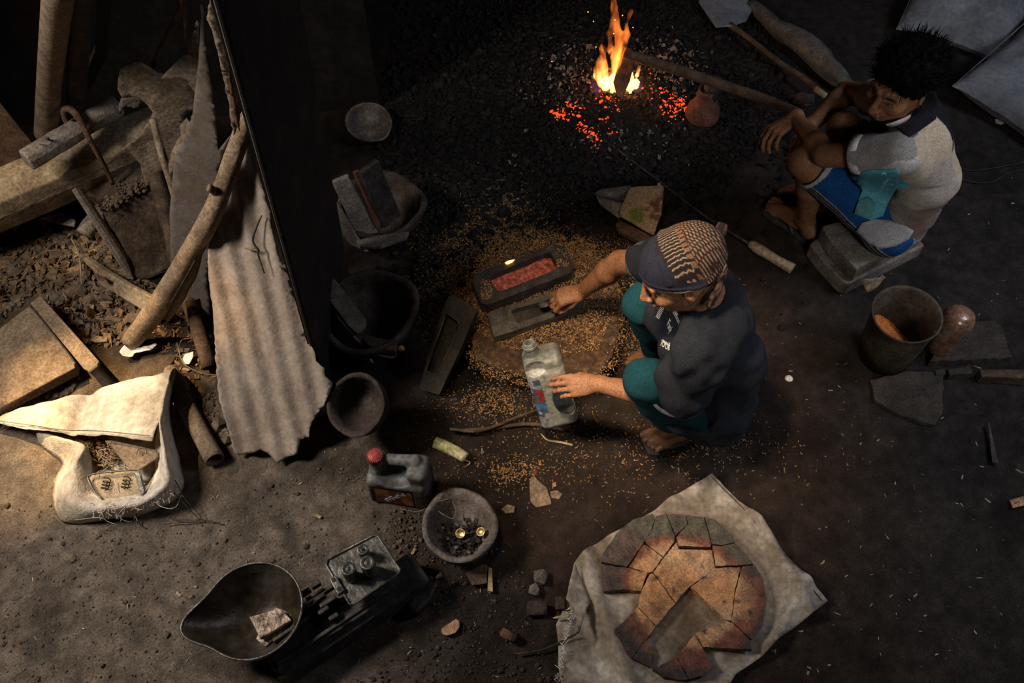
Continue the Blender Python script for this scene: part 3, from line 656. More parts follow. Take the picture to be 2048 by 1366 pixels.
o = rod('dry_stem', [(135, 612, .05, .002), (150, 632, .05, .0025), (180, 642, .04, .0025), (225, 640, .03, .0015)], 'wire', n=6); tag(o, 'dark bent twig lying below the tapered plank', 'twig')
o = rod('straw', [(103, 554, .06, .0016), (146, 543, .07, .0012)], 'bamboo', n=5, sub=0); tag(o, 'yellow straw lying on the rubble beside the dry stem', 'straw')
o = rock('clay_lump', P(152, 585, .045), (.042, .033, .03), 'clod', None, 5, 3, .2); tag(o, 'rounded clay lump with a hole in the middle of the rubble', 'lump')
o = rock('grey_stone', P(112, 598, .05), (.026, .024, .022), 'stone', None, 8, 2, .3); tag(o, 'angular grey stone above the channel bar', 'stone')
o = rock('flat_stone', P(118, 515, .04), (.06, .028, .02), 'clod', None, 11, 2, .3, .4); tag(o, 'flat buried stone in the rubble under the timber', 'stone')
o = slab('wood_chip', [(178, 680), (193, 671), (215, 674), (214, 682), (190, 684)], flat(.02), 'wood_old', .01); tag(o, 'small wood offcut lying left of the branch foot', 'offcut')
def inreg(poly, n, zf=None, z=0):
    x0, x1 = min(p[0] for p in poly), max(p[0] for p in poly); y0, y1 = min(p[1] for p in poly), max(p[1] for p in poly)
    a = RNG.uniform(x0, x1, n*4); b = RNG.uniform(y0, y1, n*4); k = inpoly(a, b, poly); a, b = a[k][:n], b[k][:n]
    q = np.array([list(P(i, j, z)) for i, j in zip(a, b)]); q[:, 2] = gz(q[:, 0], q[:, 1]) if zf is None else zf(q[:, 0], q[:, 1]); return q
rub = [(0, 470), (100, 430), (200, 470), (270, 560), (340, 580), (330, 640), (240, 690), (160, 690), (90, 600), (0, 660)]
q = inreg(rub, 2600); scatter('rubble_crumbs', q+[0, 0, .004], RNG.gamma(2, .0035, len(q))+.002, ICO, 'clod', label='loose brown soil crumbs heaped below the timber', cat='rubble', aspect=(1, .8, .6))
q = inreg(rub, 500); scatter('dry_leaf_litter', q+[0, 0, .012], RNG.gamma(3, .004, len(q))+.003, FLAKE, 'leaf', label='dry curled leaf bits strewn over the soil crumbs', cat='litter', aspect=(1, .6, .4), tilt=.8)
q = inreg([(0, 800), (150, 740), (160, 760), (130, 790), (0, 840)], 420); scatter('soil_crumbs', q+[0, 0, .003], RNG.gamma(2, .003, len(q))+.001, ICO, 'clod', label='crumbled soil along the front of the flat metal case', cat='rubble')
q = inreg([(395, 790), (440, 780), (470, 870), (440, 890)], 260); scatter('soil_crumbs', q+[0, 0, .003], RNG.gamma(2, .003, len(q))+.001, ICO, 'clod', label='crumbled soil between the long pipe and the corrugated sheet', cat='rubble')
q = inreg([(340, 580), (420, 620), (430, 760), (380, 780), (300, 660)], 260); scatter('wood_shavings', q+[0, 0, .004], RNG.gamma(2, .004, len(q))+.002, FLAKE, 'leaf', label='light wood shavings around the foot of the curved branch', cat='litter', aspect=(1, .4, .3), tilt=.5)
# ================================================================ the open sack at the left
t = thing('woven_sack', 'white woven sack folded open with metal scraps inside', 'sack', P(220, 900, 0))
FP = [(0, 852, .05), (345, 738, .16), (300, 880, .17)]
def fl(u, v): return .016*fbm(u*6, v*6, 0, 7, 3)+.006*np.abs(fbm(u*16, v*9, 0, 2, 3))-.02*np.exp(-((u-v*.3-.30)/.02)**2)
sheet('flap', [(-20, 848), (8, 828), (50, 815), (110, 806), (180, 782), (240, 760), (300, 748), (345, 736), (335, 775), (322, 820), (304, 882), (260, 876), (200, 868), (120, 868), (60, 862), (0, 850)], FP, 'weave', t, fl, .003, .012)
rod('seam', [(0, 842, .078, .0016), (60, 850, .10, .0018), (130, 860, .13, .0018), (200, 862, .155, .0018), (300, 872, .185, .0016)], 'wood_grey', t, 6)
def loft(name, cols, m, parent, sub=4, nz=.004, smooth=True, th=.002):
    rows = list(zip(*cols)); R = [np.array(catmull([P(*q) for q in r], sub)) for r in rows]
    K = np.array(R); K2 = np.array([catmull([K[i, j] for i in range(K.shape[0])], sub) for j in range(K.shape[1])])
    a, b = K2.shape[:2]; v = K2.reshape(-1, 3); v[:, 2] += .007*np.abs(fbm(v[:, 0]*14, v[:, 1]*40, v[:, 2]*10, 6, 3)); v[:, 2] += nz*fbm(v[:, 0]*25, v[:, 1]*25, v[:, 2]*25, 3, 3)+nz; v[:, 0] += nz*vn(v[:, 0]*30, v[:, 1]*30, v[:, 2]*30, 8)
    i = np.arange(a-1)[:, None]*b+np.arange(b-1)[None]; f = np.stack([i, i+1, i+b+1, i+b], 2).reshape(-1, 4)
    o = mesh(name, v, f, m, parent, smooth)
    if th: s = o.modifiers.new('solid', 'SOLIDIFY'); s.thickness = th; s.offset = 0
    return o
loft('mouth', [((78, 887, 0), (75, 868, .05), (100, 870, .06), (110, 880, 0)), ((95, 905, 0), (120, 885, .08), (140, 882, .09), (150, 900, .01)),
               ((125, 930, 0), (160, 900, .10), (175, 896, .10), (185, 920, .01)), ((108, 975, 0), (135, 950, .10), (160, 935, .10), (195, 960, .01)),
               ((118, 1035, 0), (120, 1015, .05), (150, 1000, .10), (200, 985, .02)), ((150, 1050, 0), (150, 1035, .05), (190, 1012, .09), (225, 985, .02)),
               ((215, 1040, 0), (215, 1030, .05), (240, 1010, .085), (255, 980, .02)), ((290, 1030, 0), (285, 1020, .05), (290, 1000, .09), (290, 975, .02)),
               ((362, 990, 0), (350, 985, .06), (330, 965, .12), (310, 945, .03)), ((362, 930, 0), (345, 930, .1), (328, 915, .14), (312, 905, .03)),
               ((345, 850, 0), (330, 850, .12), (320, 840, .16), (316, 860, .05)), ((352, 770, 0), (345, 765, .12), (332, 775, .16), (325, 790, .06)), ((355, 740, 0), (348, 738, .13), (342, 745, .15), (335, 755, .06))], 'weave', t)
sheet('inner_lining', [(80, 880), (190, 870), (318, 872), (330, 940), (300, 990), (210, 1000), (160, 950), (110, 910)], flat(.018), 'weave', t, lambda u, v: .012*fbm(u*12, v*12, 0, 2, 3), .002, .014)
th_ = []
for i in range(230):
    q = RNG.random(); px, py = (185+170*q+RNG.normal(0, 5), 1018-48*q*q+RNG.normal(0, 9)); z = .05+.05*RNG.random()
    a = P(px, py, z); d = V(RNG.normal(0, 1, 3)); d.z -= .4; d = d.normalized()*RNG.uniform(.008, .026); e = V(RNG.normal(0, .006, 3))
    th_.append([(*a, .0009), (*(a+d*.5+e), .0009), (*(a+d), .0006)])
o = multi('frayed_hem', tubes(th_, 4), 'thread', t); stuff(o)
lg = []
for pts in ([(228, 960), (240, 990), (252, 1010), (262, 1030)], [(345, 985), (335, 1000), (310, 1010), (290, 1005)], [(150, 1040), (200, 1035), (215, 1043), (235, 1050)], [(300, 985), (320, 1012), (350, 1015), (362, 990)], [(252, 1012), (238, 1028), (246, 1040), (262, 1044)], [(190, 950), (200, 942), (212, 950), (216, 975), (232, 1020)]):
    lg.append(catmull([(*P(a, b, .09-.08*i/len(pts)), .0011) for i, (a, b) in enumerate(pts)], 5))
multi('loose_threads', tubes(lg, 5), 'thread', t, True)
def rrect(o, s=.35): return o
t = thing('square_cover', 'brown square metal cover with an embossed ring in the sack', 'cover', P(262, 915, .06))
slab('plate', [(211, 881), (222, 880), (312, 900), (317, 914), (280, 939), (268, 942), (258, 938)], [(211, 881, .10), (316, 905, .11), (262, 940, .08)], 'rust', .008, t, .003)
t.children[0].data.materials[0] = MATS['dusty_pipe']
cp = Plane([(211, 881, .101), (316, 905, .111), (262, 940, .081)])
for rr in (.004, .009, .017):
    c = cp.at(283, 906); w_ = [(*(c+cp.e1*math.cos(a)*rr+cp.e2*math.sin(a)*rr), .0011) for a in np.linspace(0, 2*math.pi if rr < .012 else 3.6, 22)]
    wtube('embossed_ring', w_, 'dusty_pipe', t, 6)
t = thing('tray_frame', 'open rounded metal tray with two wire coils in the sack mouth', 'tray', P(235, 970, .05))
slab('tray_floor', [(178, 955), (186, 948), (270, 940), (285, 975), (290, 992), (205, 1000), (195, 990)], [(178, 955, .07), (270, 940, .08), (290, 992, .075)], 'dusty_pipe', .004, t, .002)
t.children[0].data.materials[0] = MATS['wire_pale']
rod('tray_rim', [(205, 998, .08, .003), (190, 985, .085, .003), (176, 958, .09, .003), (180, 950, .092, .003), (200, 946, .095, .003), (240, 942, .10, .003), (272, 940, .10, .003), (280, 944, .10, .003), (285, 965, .095, .003), (292, 992, .085, .003)], 'iron_bare', t, 8)
for cx, cy in ((212, 968), (252, 966)):
    c = P(cx, cy, .085); w_ = [(*(c+V((math.cos(a)*.011, .0018*a-.02, math.sin(a)*.011))), .0018) for a in np.linspace(0, 22, 90)]
    wtube('coil', w_, 'wire', t, 5)
slab('clip', [(268, 945), (278, 940), (290, 985), (282, 992)], [(268, 945, .105), (278, 940, .105), (286, 990, .10)], 'iron_bare', .004, t)
wt = []
for i in range(36):
    c = np.array(P(random.gauss(222, 10), random.gauss(915, 9), .05+.04*random.random())); k = [c]
    for j in range(3): k.append(k[-1]+RNG.normal(0, .012, 3))
    wt.append(catmull([(*p, .0013) for p in k], 4))
o = multi('wire_tangle', tubes(wt, 5), 'wire_pale', None, True); tag(o, 'tangle of thin wires and scrap in the middle of the sack', 'wire', kind='stuff')
q = inreg([(130, 868), (220, 868), (240, 930), (200, 950), (160, 900)], 240, lambda x, y: x*0+.035+.02*RNG.random(len(x))); scatter('scrap_bits', q, RNG.gamma(2, .003, len(q))+.002, FLAKE, 'leaf', label='reddish brown scrap flakes at the left of the sack mouth', cat='scrap', tilt=.9)
t = thing('wire_bundle', 'dark stiff wires splayed out from the lower right of the sack', 'wire', P(400, 1040, 0))
for _p in tubes([catmull([(*P(*a), .0016) for a in L], 4) for L in ([(350, 960, .1), (372, 1000, .05), (402, 1039, .01), (345, 1046, .006), (330, 1049, .006)], [(348, 985, .08), (375, 1015, .04), (401, 1041, .01)], [(400, 1040, .008), (360, 1040, .006), (338, 1036, .006)], [(402, 1040, .01), (420, 1042, .006), (440, 1046, .006)], [(275, 1000, .09), (272, 1020, .05), (276, 1048, .005)], [(276, 1040, .01), (282, 1052, .004), (292, 1056, .004)])], 6): mesh('wire', _p[0], _p[1], 'wire', t, True)

# ================================================================ kitchen scale, pan, weights
t = thing('weighing_scale', 'old black iron beam scale on the floor in the foreground', 'scale', P(700, 1240, 0))
box('base', P(700, 1236, .055), P(880, 1125)-P(550, 1345), (0, 0, 1), (P(880, 1125)-P(550, 1345)).cross(V((0, 0, 1))), (.50, .09, .115), 'soot', t, .012)
X = unit(P(880, 1125)-P(550, 1345)); Y = V((0, 0, 1)).cross(X)
box('beam', P(640, 1222, .125), X, Y, (0, 0, 1), (.30, .012, .02), 'iron', t); box('beam', P(668, 1255, .125), X, Y, (0, 0, 1), (.36, .012, .02), 'iron', t)
for px, py, sx in ((612, 1185, .03), (632, 1170, .028), (640, 1196, .035), (655, 1180, .04), (622, 1210, .03), (648, 1222, .034), (668, 1235, .03), (656, 1205, .05)):
    box('bracket', P(px, py, .145), X, Y, (0, 0, 1), (sx, .014, .022), 'iron', t)
rod('pivot', [(612, 1200, .155, .006), (648, 1178, .155, .006)], 'iron', t, 8, sub=0)
rod('foot', [(560, 1345, .02, .012), (575, 1366, .02, .012)], 'soot', t, 8, sub=0)
WP = flat(.185)
slab('weight_plate', [(655, 1117), (748, 1068), (757, 1072), (801, 1140), (797, 1148), (708, 1211), (699, 1210), (651, 1130)], WP, 'iron_bare', .006, t, .003)
rm = [(*P(a, b, .188), .0035) for a, b in [(655, 1119), (748, 1070), (757, 1074), (800, 1140), (796, 1147), (708, 1209), (699, 1208), (652, 1130), (655, 1119)]]
wtube('plate_rim', rm, 'iron_bare', t, 8)
slab('slider_block', [(658, 1157), (672, 1150), (689, 1180), (676, 1190)], flat(.20), 'iron_bare', .018, t, .003)
for px, py in ((666, 1160), (677, 1178)): slab('slider_slot', [(px-4, py-3), (px+3, py-6), (px+6, py+1), (px-1, py+5)], flat(.2015), 'soot', .004, t, .001)
rod('post', [(720, 1150, .10, .012), (722, 1146, .182, .012)], 'iron', t, 10, sub=0)
for px, py, r, h, n_, lb in ((703, 1146, .0200, .044, 4, 'iron weight nearest the slider block on the scale plate'), (741, 1136, .0215, .05, 5, 'largest iron weight at the front right of the scale plate'), (730, 1104, .0165, .034, 2, 'smallest iron weight with a hole, rearmost on the scale plate')):
    c = P(px, py+8, .187); h *= 1.5; t = thing('iron_weight', lb, 'weight', c, 'iron weights on the scale plate')
    pr = [(r*.9, 0), (r, .003), (r, h*.45), (r*.9, h*.48), (r*.9, h*.52), (r, h*.55), (r, h*.72), (r*.93, h*.75), (r*.93, h*.79), (r*1.02, h*.82), (r*1.02, h*.97), (r*.93, h), (r*.55, h), (r*.5, h*.96), (r*.3, h*.96), (r*.25, h), (.0005, h)]
    lathe('body', pr, c, (0, 0, 1), 'iron_bare', t, 28)
    wtube('stamped_ring', [(*(c+V((math.cos(a)*r*.72, math.sin(a)*r*.72, h))), .0008) for a in np.linspace(0, 6.3, 26)], 'iron', t, 5)
    if n_ == 2: lathe('hole', [(r*.3, h-.004), (r*.3, h+.0012), (.0005, h+.0012)], c, (0, 0, 1), 'soot', t, 14)
c = P(524, 1246, .075); t = thing('scale_pan', 'large round dark pan with a long pouring lip on the scale', 'pan', c)
ld = P(380, 1275, .19)-P(516, 1238, .19)
bowl('pan', c, .138, .115, 'pan_iron', t, .004, spout=(ld, .060, .36, .02), noise=.004, n=96, foot=.5)
_a = np.linspace(0, 2*math.pi, 90); _sa = math.atan2(ld.y, ld.x); _d = (_a-_sa+math.pi) % (2*math.pi)-math.pi; _r = .138+.060*np.exp(-(_d/.36)**2)
wtube('rim_bead', [(c.x+math.cos(a)*r, c.y+math.sin(a)*r, c.z+.116, .0035) for a, r in zip(_a, _r)], 'iron_bare', t, 8)
o = slab('metal_ingot', [(551, 1213), (592, 1233), (531, 1294), (511, 1277)], flat(.112), 'copper_ingot', .018, None, .003, rough=.001); tag(o, 'lower brownish cast ingot in the scale pan', 'ingot', 'ingots in the scale pan')
o = slab('metal_ingot', [(498, 1233), (560, 1216), (583, 1240), (520, 1277)], flat(.136), 'copper_ingot', .018, None, .003, rough=.001); tag(o, 'upper blackened cast ingot stacked crosswise in the scale pan', 'ingot', 'ingots in the scale pan')
t = thing('wedge_tool', 'dark wedge-shaped tool lying right of the weighing scale', 'tool', P(848, 1180, 0))
slab('body', [(835, 1172), (858, 1146), (880, 1160), (862, 1200), (830, 1228), (812, 1215)], flat(.05), 'iron', .045, t, .01); slab('edge_strip', [(826, 1170), (846, 1145), (853, 1143), (836, 1170)], flat(.06), 'iron_bare', .01, t, .002)
rod('knob', [(872, 1158, .05, .006), (884, 1148, .055, .009)], 'iron', t, 10, sub=0)

# ================================================================ crucible with scrap, can, small things
c = P(923, 1078, 0); t = thing('clay_crucible', 'grey clay crucible holding metal scrap, beside the red-capped can', 'crucible', c)
bowl('bowl', c, .118, .105, 'crucible', t, .017, spout=(P(893, 1003)-P(923, 1070), .016, .5, .04), noise=.03, foot=.55)
q = cluster(928, 1078, .034, 260, .045, .030); q[:, 2] = .038+.012*RNG.random(260); scatter('scrap_crumbs', q, RNG.gamma(3, .0018, 260)+.002, FLAKE, 'iron', label='dark metal crumbs and chips in the grey clay crucible', cat='scrap', tilt=.8, aspect=(1, .7, .8))
def gold(nm, px, py, z, r, lb, tl):
    c = P(px, py, z); t = thing(nm, lb, 'scrap metal', c); lathe('disc', [(r, 0), (r, .004), (r*.86, .005), (r*.8, .003), (.0005, .0035)], c, tl, 'brass', t, 24); return t
gold('brass_cap', 921, 1067, .062, .0155, 'round glinting brass cap, left of two in the crucible', (-.1, -.3, 1)); gold('brass_cap', 962, 1064, .066, .014, 'crumpled shiny brass cap at the right crucible wall', (-.3, -.2, .9))
for k, (px, py, lb) in enumerate(((886, 1056, 'small pink pebble at the left inside the grey crucible'), (938, 1105, 'grey nugget at the front inside the grey crucible'), (912, 1095, 'pale nugget left of the front one in the crucible'))):
    o = rock('nugget', P(px, py, .055), (.0075, .006, .005), ['clay_red', 'ashstone', 'ashstone'][k], None, k+3); tag(o, lb, 'nugget')
o = multi('thin_wire', tubes([catmull([(*P(*a), .0009) for a in L], 6) for L in ([(800, 1017, .01), (830, 1024, .01), (850, 1018, .02), (868, 1017, .06), (885, 1028, .10), (905, 1037, .10), (912, 1022, .12), (905, 1003, .12)], [(861, 1025, .05), (862, 1010, .06), (880, 1002, .11), (896, 998, .12)])], 5), 'wire_pale', None, True); tag(o, 'thin looping wire over the rim of the grey crucible', 'wire')
# can with the red cap: front face towards the camera
def can(name, label, base, R, red, holes_, colf, h=.0035, dims=(.105, .05, .105)):
    t = thing(name, label, 'plastic can', base)
    return t
c = P(806, 985, 0); yaw = math.radians(-9); X = V((math.cos(yaw), math.sin(yaw), 0)); Y = V((-math.sin(yaw), math.cos(yaw), 0)); Z = V((0, 0, 1))
def L3(c, X, Y, Z, x, y, z): return np.array(c+X*x+Y*y+Z*z)
t = thing('plastic_can', 'grimy plastic oil can with a red cap standing on the floor', 'plastic can', c)
S = SDF(); q = lambda x, y, z: L3(c, X, Y, Z, x, y, z)
S.b(q(0, 0, .075), (.098, .052, .075), (X, Y, Z), .018); S.b(q(.066, .005, .12), (.034, .045, .085), (X, Y, Z), .02, .012); S.b(q(-.03, .012, .15), (.05, .03, .02), (X, Y, Z), .014, .015)
S.c(q(-.068, .005, .165), q(-.068, .005, .205), .024, .022, .02)
S.c(q(-.06, .012, .196), q(.055, .018, .205), .017, .02, .012)
S.e(q(-.008, -.035, .160), (.050, .045, .026), (X, Y, Z), .008, -1)
S.b(q(-.012, -.056, .065), (.068, .01, .055), (X, Y, Z), .004, .003, -1)
v, f = S.mesh(q(-.13, -.13, -.01)*0+np.array(c)-[.15, .12, .01], np.array(c)+[.15, .12, .25], .0035)
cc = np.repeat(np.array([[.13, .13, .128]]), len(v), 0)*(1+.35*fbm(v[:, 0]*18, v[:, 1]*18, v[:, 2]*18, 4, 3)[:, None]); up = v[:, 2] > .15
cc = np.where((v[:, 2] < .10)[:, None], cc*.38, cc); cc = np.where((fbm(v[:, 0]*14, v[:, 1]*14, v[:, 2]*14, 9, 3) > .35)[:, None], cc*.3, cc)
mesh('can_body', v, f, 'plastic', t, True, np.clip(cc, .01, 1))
lathe('red_cap', [(.020, 0), (.0215, .002), (.0215, .024), (.019, .028), (.0005, .029)], q(-.068, .005, .204), (0, 0, 1), 'red_plastic', t, 30)
cr = [boxpart(q(-.068+.0225*math.cos(a), .005+.0225*math.sin(a), .217), (math.cos(a), math.sin(a), 0), (-math.sin(a), math.cos(a), 0), (0, 0, 1), .005, .0035, .026) for a in np.linspace(0, 2*math.pi, 24, endpoint=False)]
multi('cap_ridge', cr, 'red_plastic', t)
lab = boxpart(q(-.012, -.0475, .062), X, Y, Z, .128, .002, .10); o_ = q(-.076, -.0488, .012)
gx, gy = np.meshgrid(np.linspace(0, .128, 40), np.linspace(0, .10, 32)); gv = o_+gx.ravel()[:, None]*np.array(X)+gy.ravel()[:, None]*np.array(Z); u, w_ = gx.ravel()/.128, gy.ravel()/.10
lc = np.repeat(np.array([[.16, .035, .02]]), len(u), 0); lc[(u > .62) & (u+.25*w_ > .78) & (u < 1.0)] = (.5, .14, .03); lc[(u < .38) & (w_ > .52)] = (.42, .16, .04); lc[np.abs(u-.55-.5*(w_-.5)) < .09] = (.03, .025, .04); lc[(u < .03) | (u > .97) | (w_ < .03) | (w_ > .97)] = (.03, .03, .03)
i = np.arange(31)[:, None]*40+np.arange(39)[None]; mesh('front_label', gv, np.stack([i, i+1, i+41, i+40], 2).reshape(-1, 4), 'label_print', t, False, lc*(1+.3*fbm(u*9, w_*9, 0, 3, 3))[:, None])
d_ = math.radians(50); X2 = X*math.cos(d_)+Z*math.sin(d_); Z2 = -X*math.sin(d_)+Z*math.cos(d_)
text('lettering', 'PrimaXp', V(q(-.032, -.0505, .022)), X2, Z2, .028, 'white_print', t); text('lettering', 'OLI MESIN', V(q(-.040, -.0505, .040)), X2, Z2, .008, 'white_print', t)
# scattered floor pieces
def piece(nm, out, z, th, m, lb, cat, **k): return tag(slab(nm, out, flat(z), m, th, None, k.pop('bev', .002), **k), lb, cat)
t = thing('banana_stem', 'yellow-green piece of plant stem lying behind the red-capped can', 'stem', P(900, 900, 0))
rod('stem', [(870, 885, .018, .018), (900, 897, .018, .02), (932, 916, .018, .019)], 'banana', t, 14, noise=.1); rod('fibre', [(925, 918, .015, .003), (940, 925, .008, .0015), (930, 934, .006, .001)], 'banana', t, 6)
o = rod('plant_stem', [(1268, 572, .03, .018), (1272, 600, .03, .019), (1281, 630, .025, .018)], 'banana', n=14); tag(o, 'pale plant stem piece on the husks beside the squatting man\'s knee', 'stem')
o = rod('bamboo_sliver', [(1082, 868, .006, .002), (1096, 880, .012, .004), (1120, 884, .012, .005), (1145, 890, .006, .0045)], 'bamboo', n=6, squash=.4); tag(o, 'pale bamboo sliver in front of the held can', 'sliver')
o = rod('iron_rod', [(905, 862, .012, .006), (980, 857, .014, .007), (1060, 848, .014, .007), (1130, 860, .012, .006)], 'wood_dark', n=8); tag(o, 'dark rod lying on the floor under the held can', 'rod')
o = rod('iron_rod', [(900, 858, .03, .005), (960, 862, .03, .005), (1040, 832, .03, .005), (1090, 815, .03, .004)], 'wood_dark', n=8); tag(o, 'second dark rod crossing the one under the held can', 'rod')
piece('rust_flake', [(1060, 958), (1068, 950), (1084, 968), (1094, 975), (1103, 1008), (1072, 1014), (1061, 1002), (1060, 985)], .008, .006, 'dusty_pipe', 'largest pale shard lying right of the husk trail', 'shard', rough=.002)
piece('rust_flake', [(1100, 982), (1115, 980), (1124, 988), (1118, 998), (1102, 995)], .008, .006, 'dusty_pipe', 'small shard touching the right of the largest pale shard', 'shard')
piece('rust_flake', [(1002, 1018), (1015, 1008), (1030, 1012), (1028, 1025), (1012, 1027)], .008, .006, 'dusty_pipe', 'rounded shard lying right of the grey crucible rim', 'shard')
piece('rust_flake', [(1060, 940), (1070, 936), (1078, 941), (1070, 950)], .008, .005, 'clay_red', 'tiny shard just above the largest pale shard', 'shard')
piece('rust_flake', [(1104, 966), (1112, 963), (1113, 972), (1106, 974)], .008, .005, 'half_disc', 'tiny orange shard above the small shard', 'shard')
piece('cut_disc', [(882, 1262), (884, 1256), (912, 1237), (919, 1243), (919, 1254), (910, 1266), (895, 1271), (886, 1269)], .012, .01, 'half_disc', 'copper-coloured half disc lying on the bare floor', 'disc')
o = lathe('metal_bushing', [(.014, 0), (.014, .045), (.009, .047), (.008, .04), (.0005, .04)], P(1030, 1278, .014), (-1, .55, 0), 'rust', None, 20); tag(o, 'small dark metal cylinder lying below the grey crucible', 'cylinder')
piece('wood_offcut', [(931, 1145), (965, 1128), (975, 1130), (974, 1166), (945, 1170)], .02, .016, 'wood_dark', 'square brown wood offcut in front of the grey crucible', 'offcut', rough=.003)
piece('wood_offcut', [(977, 1134), (984, 1136), (986, 1183), (975, 1182)], .018, .012, 'bamboo', 'thin pale wood stick standing beside the square offcut', 'offcut')
for px, py, s_, m, sd, lb, g in ((1068, 1180, (.022, .026, .022), 'ashstone', 3, 'pale angular stone, left of the pair above the slag', 'stone'), (1083, 1155, (.028, .028, .02), 'stone', 9, 'brown angular stone, right of the pair above the slag', 'stone'), (1074, 1217, (.036, .026, .02), 'crucible_dark', 14, 'larger dark purple slag lump below the two stones', 'slag'), (1122, 1208, (.02, .024, .018), 'crucible_dark', 17, 'smaller dark purple slag lump touching the mat edge', 'slag')):
    o = rock('stone_lump', P(px, py, s_[2]*.7), s_, m, None, sd, 3 if g == 'slag' else 1, .35); tag(o, lb, g)
o = rod('thin_stick', [(1034, 1308, .006, .003), (1090, 1298, .012, .0035), (1152, 1268, .03, .003)], 'wire', n=7); tag(o, 'thin black stick poking under the left edge of the mat', 'stick')
o = rod('yellow_leaf', [(1106, 1236, .03, .002), (1125, 1233, .032, .005), (1146, 1229, .03, .002)], 'banana', n=6, squash=.3); tag(o, 'narrow yellow leaf tip at the left edge of the mat', 'leaf')
for L, lb in (([(625, 1030), (634, 1027), (644, 1032), (640, 1037)], 'light wood splinter above the weight plate'), ([(820, 1108), (828, 1095), (833, 1098), (826, 1110)], 'pale curl of wood between scale and crucible')): piece('wood_splinter', L, .008, .004, 'bamboo', lb, 'splinter')
q = inreg([(0, 980), (300, 1060), (620, 930), (740, 950), (640, 1130), (400, 1180), (360, 1366), (0, 1366)], 700); scatter('floor_grit', q+[0, 0, .001], RNG.gamma(1.5, .0014, len(q))+.0008, ICO, 'clod', label='fine grit scattered over the pale floor left of the scale', cat='grit')
q = inreg([(700, 1030), (860, 1060), (840, 1180), (900, 1250), (700, 1366), (1100, 1366), (1050, 1150), (1000, 1020)], 700); scatter('floor_grit', q+[0, 0, .001], RNG.gamma(1.5, .0016, len(q))+.0008, ICO, 'soot', label='fine black grit scattered around the scale and the grey crucible', cat='grit')
q = cluster(825, 1060, .05, 150, 0); q[:, 2] = gz(q[:, 0], q[:, 1])+.003; scatter('floor_grit', q, RNG.gamma(2, .0012, 150)+.001, ICO, 'clod', label='loose grit between the scale and the grey crucible', cat='grit')
# ================================================================ mat with the broken clay disc
def ZZ(L, k=3.103, ox=1020, oy=930): return [(ox+a/k, oy+b/k) for a, b in L]
MO = ZZ([(1250, 58), (1420, 225), (1540, 350), (1660, 500), (1820, 690), (1965, 850), (1850, 945), (1660, 1085), (1560, 1190), (1400, 1300), (1330, 1420), (900, 1460), (330, 1430), (300, 1240), (300, 1100), (285, 990), (330, 900), (350, 820), (380, 720), (400, 615), (480, 530), (600, 440), (740, 370), (880, 295), (1080, 160)])
MP = Plane(flat(.012)); dc = MP.uv(*ZZ([(1130, 770)])[0])
def mdisp(u, v):
    r = np.hypot(u-dc[0], v-dc[1]); k = np.clip((r-.17)/.12, 0, 1)
    rid = lambda a, b, c, w, h: h*np.exp(-((a*(u-dc[0])+b*(v-dc[1])-c)/w)**2)
    f = rid(.95, .3, .30, .022, .028)+rid(.8, -.6, .27, .02, .022)+rid(-.9, -.25, .27, .03, .035)+rid(.2, .97, .27, .02, .018)
    return .004+k*(f+.012*fbm(u*7, v*7, 0, 6, 3))+.003*fbm(u*22, v*22, 0, 5, 3)+.01*np.clip(r-.3, 0, .2)
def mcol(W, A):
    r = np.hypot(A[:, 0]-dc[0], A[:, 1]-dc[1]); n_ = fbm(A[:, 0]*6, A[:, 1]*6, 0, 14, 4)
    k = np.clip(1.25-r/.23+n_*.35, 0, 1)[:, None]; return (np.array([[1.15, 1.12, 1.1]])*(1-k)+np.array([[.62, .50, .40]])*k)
t = thing('woven_mat', 'grey-white woven sack laid flat under the broken clay disc', 'mat', P(1385, 1160, 0))
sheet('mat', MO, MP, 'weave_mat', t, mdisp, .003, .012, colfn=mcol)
sheet('turned_corner', ZZ([(400, 615), (440, 700), (500, 850), (470, 910), (430, 1050), (400, 1060), (415, 950), (395, 880), (350, 840), (370, 730)]), flat(.05), 'weave_mat', t, lambda u, v: .02*fbm(u*14, v*14, 0, 6, 3), .002, .01, colfn=lambda W, A: np.full((len(W), 3), 1.2))
sm = [(*(MP.at(*p)+V((0, 0, .016))), .0016) for p in ZZ([(1240, 85), (1400, 240), (1640, 510), (1800, 700), (1930, 855)])]; wtube('seam', catmull(sm, 6), 'wood_dark', t, 5)
fr = []
for i in range(90):
    q_ = RNG.random(); zx, zy = 395-95*q_+RNG.normal(0, 8), 870+480*q_; a = P(1020+zx/3.103, 930+zy/3.103, .02+.02*RNG.random()); d = V((-.6, RNG.normal(0, .7), RNG.normal(0, .5))).normalized()*RNG.uniform(.006, .02); fr.append([(*a, .0009), (*(a+d), .0007)])
stuff(multi('frayed_edge', tubes(fr, 4), 'thread', t))
